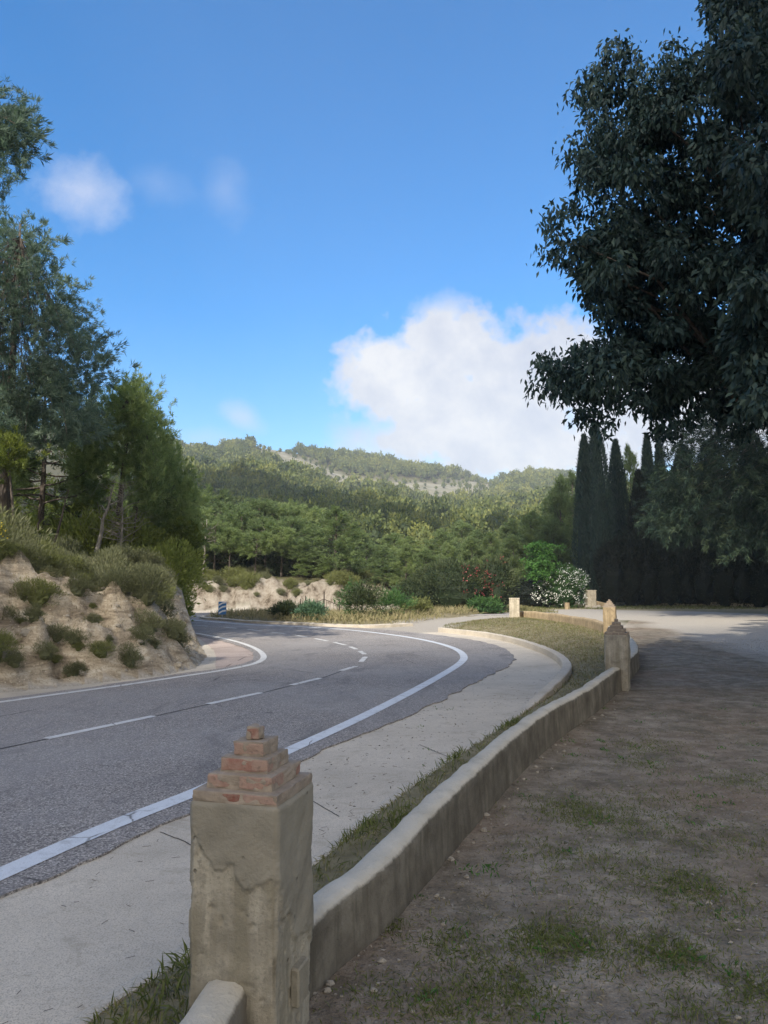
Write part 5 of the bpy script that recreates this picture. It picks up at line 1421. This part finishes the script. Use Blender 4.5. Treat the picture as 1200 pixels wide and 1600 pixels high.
shade_cloud([(-40, -40), (-34, 4), (-17, 13), (-7, 17), (0, 18), (5, 18.5), (9, 22), (14, 26), (22, 26), (40, 20), (80, 10), (90, -10), (40, -50)], 800., 'smaller unseen cumulus added and outlined to shade the yard and near road', ([0, 1], [0, 0]))
shade_cloud([(14, 50), (16, 40), (22, 35), (40, 33), (70, 33), (75, 85), (30, 85), (13, 78)], 820., 'small unseen cumulus added and outlined to shade the hedge and right pine', ([0, 1], [0, 0]))

# ------------------------------------------------------------------ sky with clouds (placed by world direction)
SKY = .1
w = bpy.data.worlds.new('World'); bpy.context.scene.world = w; w.use_nodes = True
nt_ = w.node_tree; nt_.nodes.clear()
class W(M):
    def __init__(s): s.t = nt_
m = W()
outw = m.n('ShaderNodeOutputWorld'); bg = m.n('ShaderNodeBackground'); m.l(bg.outputs[0], outw.inputs[0])
sky = m.n('ShaderNodeTexSky'); sky.sky_type = 'NISHITA'; sky.sun_disc = False; sky.sun_elevation = EL; sky.sun_rotation = AZ
sky.altitude = 600; sky.air_density = 1.0; sky.dust_density = .6; sky.ozone_density = 1.6
hs = m.n('ShaderNodeHueSaturation'); hs.inputs['Saturation'].default_value = 1.56; hs.inputs['Value'].default_value = 1.3; m.l(sky.outputs[0], hs.inputs['Color'])
tc = m.n('ShaderNodeTexCoord'); sep = m.n('ShaderNodeSeparateXYZ'); m.l(tc.outputs['Generated'], sep.inputs[0])
fy = m.math('MAXIMUM', sep.outputs[1], .05)
u_ = m.math('DIVIDE', sep.outputs[0], fy); v_ = m.math('DIVIDE', sep.outputs[2], fy)
cmb = m.n('ShaderNodeCombineXYZ'); m.l(u_, cmb.inputs[0]); m.l(v_, cmb.inputs[1])
def uv(px_, py_):
    r = ray(px_, py_); return r[0] / r[1], r[2] / r[1]
nzA = m.noise(cmb.outputs[0], 9., 8, .62); nzB = m.noise(cmb.outputs[0], 22., 8, .62); nzC = m.noise(cmb.outputs[0], 4.5, 4, .5, .4)
def blob(px_, py_, rx, ry, soft, rot=0.):
    c = uv(px_, py_); du = m.math('SUBTRACT', u_, c[0]); dv = m.math('SUBTRACT', v_, c[1])
    if rot:
        cr_, sr_ = math.cos(rot), math.sin(rot)
        du, dv = m.math('ADD', m.math('MULTIPLY', du, cr_), m.math('MULTIPLY', dv, sr_)), m.math('SUBTRACT', m.math('MULTIPLY', dv, cr_), m.math('MULTIPLY', du, sr_))
    a = m.math('DIVIDE', du, rx * 1.25 / F); b = m.math('DIVIDE', dv, ry * 1.2 / F)
    d = m.math('SQRT', m.math('ADD', m.math('MULTIPLY', a, a), m.math('MULTIPLY', b, b)))
    d = m.math('ADD', d, m.math('MULTIPLY', m.math('SUBTRACT', m.math('ADD', m.math('MULTIPLY', nzA, .58), m.math('MULTIPLY', nzB, .46)), .52), 2.3))
    return m.mr(d, 1., 1. - soft)
big = None
for args in ((630, 585, 105, 62, .34), (720, 545, 110, 72, .38), (830, 590, 140, 90, .34), (760, 650, 170, 90, .34), (640, 690, 110, 45, .7), (950, 620, 150, 90, .6), (700, 495, 60, 36, .9), (1050, 660, 150, 90, .6), (1200, 640, 200, 110, .6), (860, 700, 230, 60, .5)):
    b = blob(*args); big = b if big is None else m.math('MAXIMUM', big, b)
thin = None
for args in ((128, 302, 78, 54, .9, -.3, .58), (250, 288, 58, 34, 1., -.25, .15), (352, 300, 36, 55, 1., .2, .18), (378, 652, 38, 21, .9, -.5, .5), (318, 684, 60, 20, 1., 0, .35)):
    b = m.math('MULTIPLY', blob(*args[:6]), args[6]); thin = b if thin is None else m.math('MAXIMUM', thin, b)
lit = m.ramp(m.math('ADD', m.math('MULTIPLY', nzC, .55), m.math('MULTIPLY', nzB, .45)), [(.36, (5.9, 6.3, 7.4)), (.47, (7.4, 7.6, 8.2)), (.58, (9.3, 9.2, 9.1))])
CLOUD_K = m.n('ShaderNodeMix'); CLOUD_K.data_type = 'RGBA'; CLOUD_K.blend_type = 'MULTIPLY'; CLOUD_K.inputs[0].default_value = 1.
m.l(lit, CLOUD_K.inputs[6]); CLOUD_K.inputs[7].default_value = (.56, .555, .55, 1)
front_ = m.mr(sep.outputs[1], .05, .2)
c1 = m.mix(m.math('MULTIPLY', m.math('MULTIPLY', big, .93), front_), hs.outputs[0], CLOUD_K.outputs[2])
c2 = m.mix(m.math('MULTIPLY', thin, front_), c1, (4.2, 4.4, 5.2))
nzR = m.noise(tc.outputs['Generated'], 3.2, 6, .58)
rear_fill = m.math('MULTIPLY', m.mr(sep.outputs[1], .0, -.35), m.mr(nzR, .3, .48))
c3 = m.mix(m.math('MULTIPLY', rear_fill, .9), c2, (9.4, 8.3, 6.8))  # added unseen warm overcast behind the viewer, filling the shaded foreground
m.l(c3, bg.inputs[0]); bg.inputs[1].default_value = SKY

# ------------------------------------------------------------------ the air: thin even haze
hm = bpy.data.materials.new('haze'); hm.use_nodes = True; hn = hm.node_tree; hn.nodes.clear()
ho = hn.nodes.new('ShaderNodeOutputMaterial'); hv = hn.nodes.new('ShaderNodeVolumePrincipled')
hv.inputs['Color'].default_value = (.86, .92, 1., 1); hv.inputs['Density'].default_value = .0005; hv.inputs['Anisotropy'].default_value = .0
hn.links.new(hv.outputs[0], ho.inputs['Volume'])
g = G(); v = [(x, y, z) for z in (-75, 230) for x, y in ((-1250, -1250), (1250, -1250), (1250, 1250), (-1250, 1250))]
g.add(v, [[3, 2, 1, 0], [4, 5, 6, 7], [0, 1, 5, 4], [1, 2, 6, 5], [2, 3, 7, 6], [3, 0, 4, 7]])
tag(g.build('haze', hm), 'thin bluish haze over the valley', 'haze', None, 'stuff')

# ------------------------------------------------------------------ camera and output
cam = bpy.data.cameras.new('camera'); co = bpy.data.objects.new('camera', cam); C.objects.link(co)
cam.sensor_fit = 'VERTICAL'; cam.sensor_height = 24; cam.sensor_width = 18; cam.lens = 24 * F / 1600
cam.clip_start = .05; cam.clip_end = 8000
co.location = (0, 0, EYE); co.rotation_euler = (PI / 2 + TH, 0, 0)
sc = bpy.context.scene; sc.camera = co
sc.render.engine = 'CYCLES'
sc.cycles.use_denoising = True
sc.cycles.max_bounces = 6; sc.cycles.diffuse_bounces = 3; sc.cycles.transmission_bounces = 3; sc.cycles.glossy_bounces = 2
sc.view_settings.view_transform = 'Standard'; sc.view_settings.look = 'None'; sc.view_settings.gamma = 1.; sc.view_settings.exposure = 1.
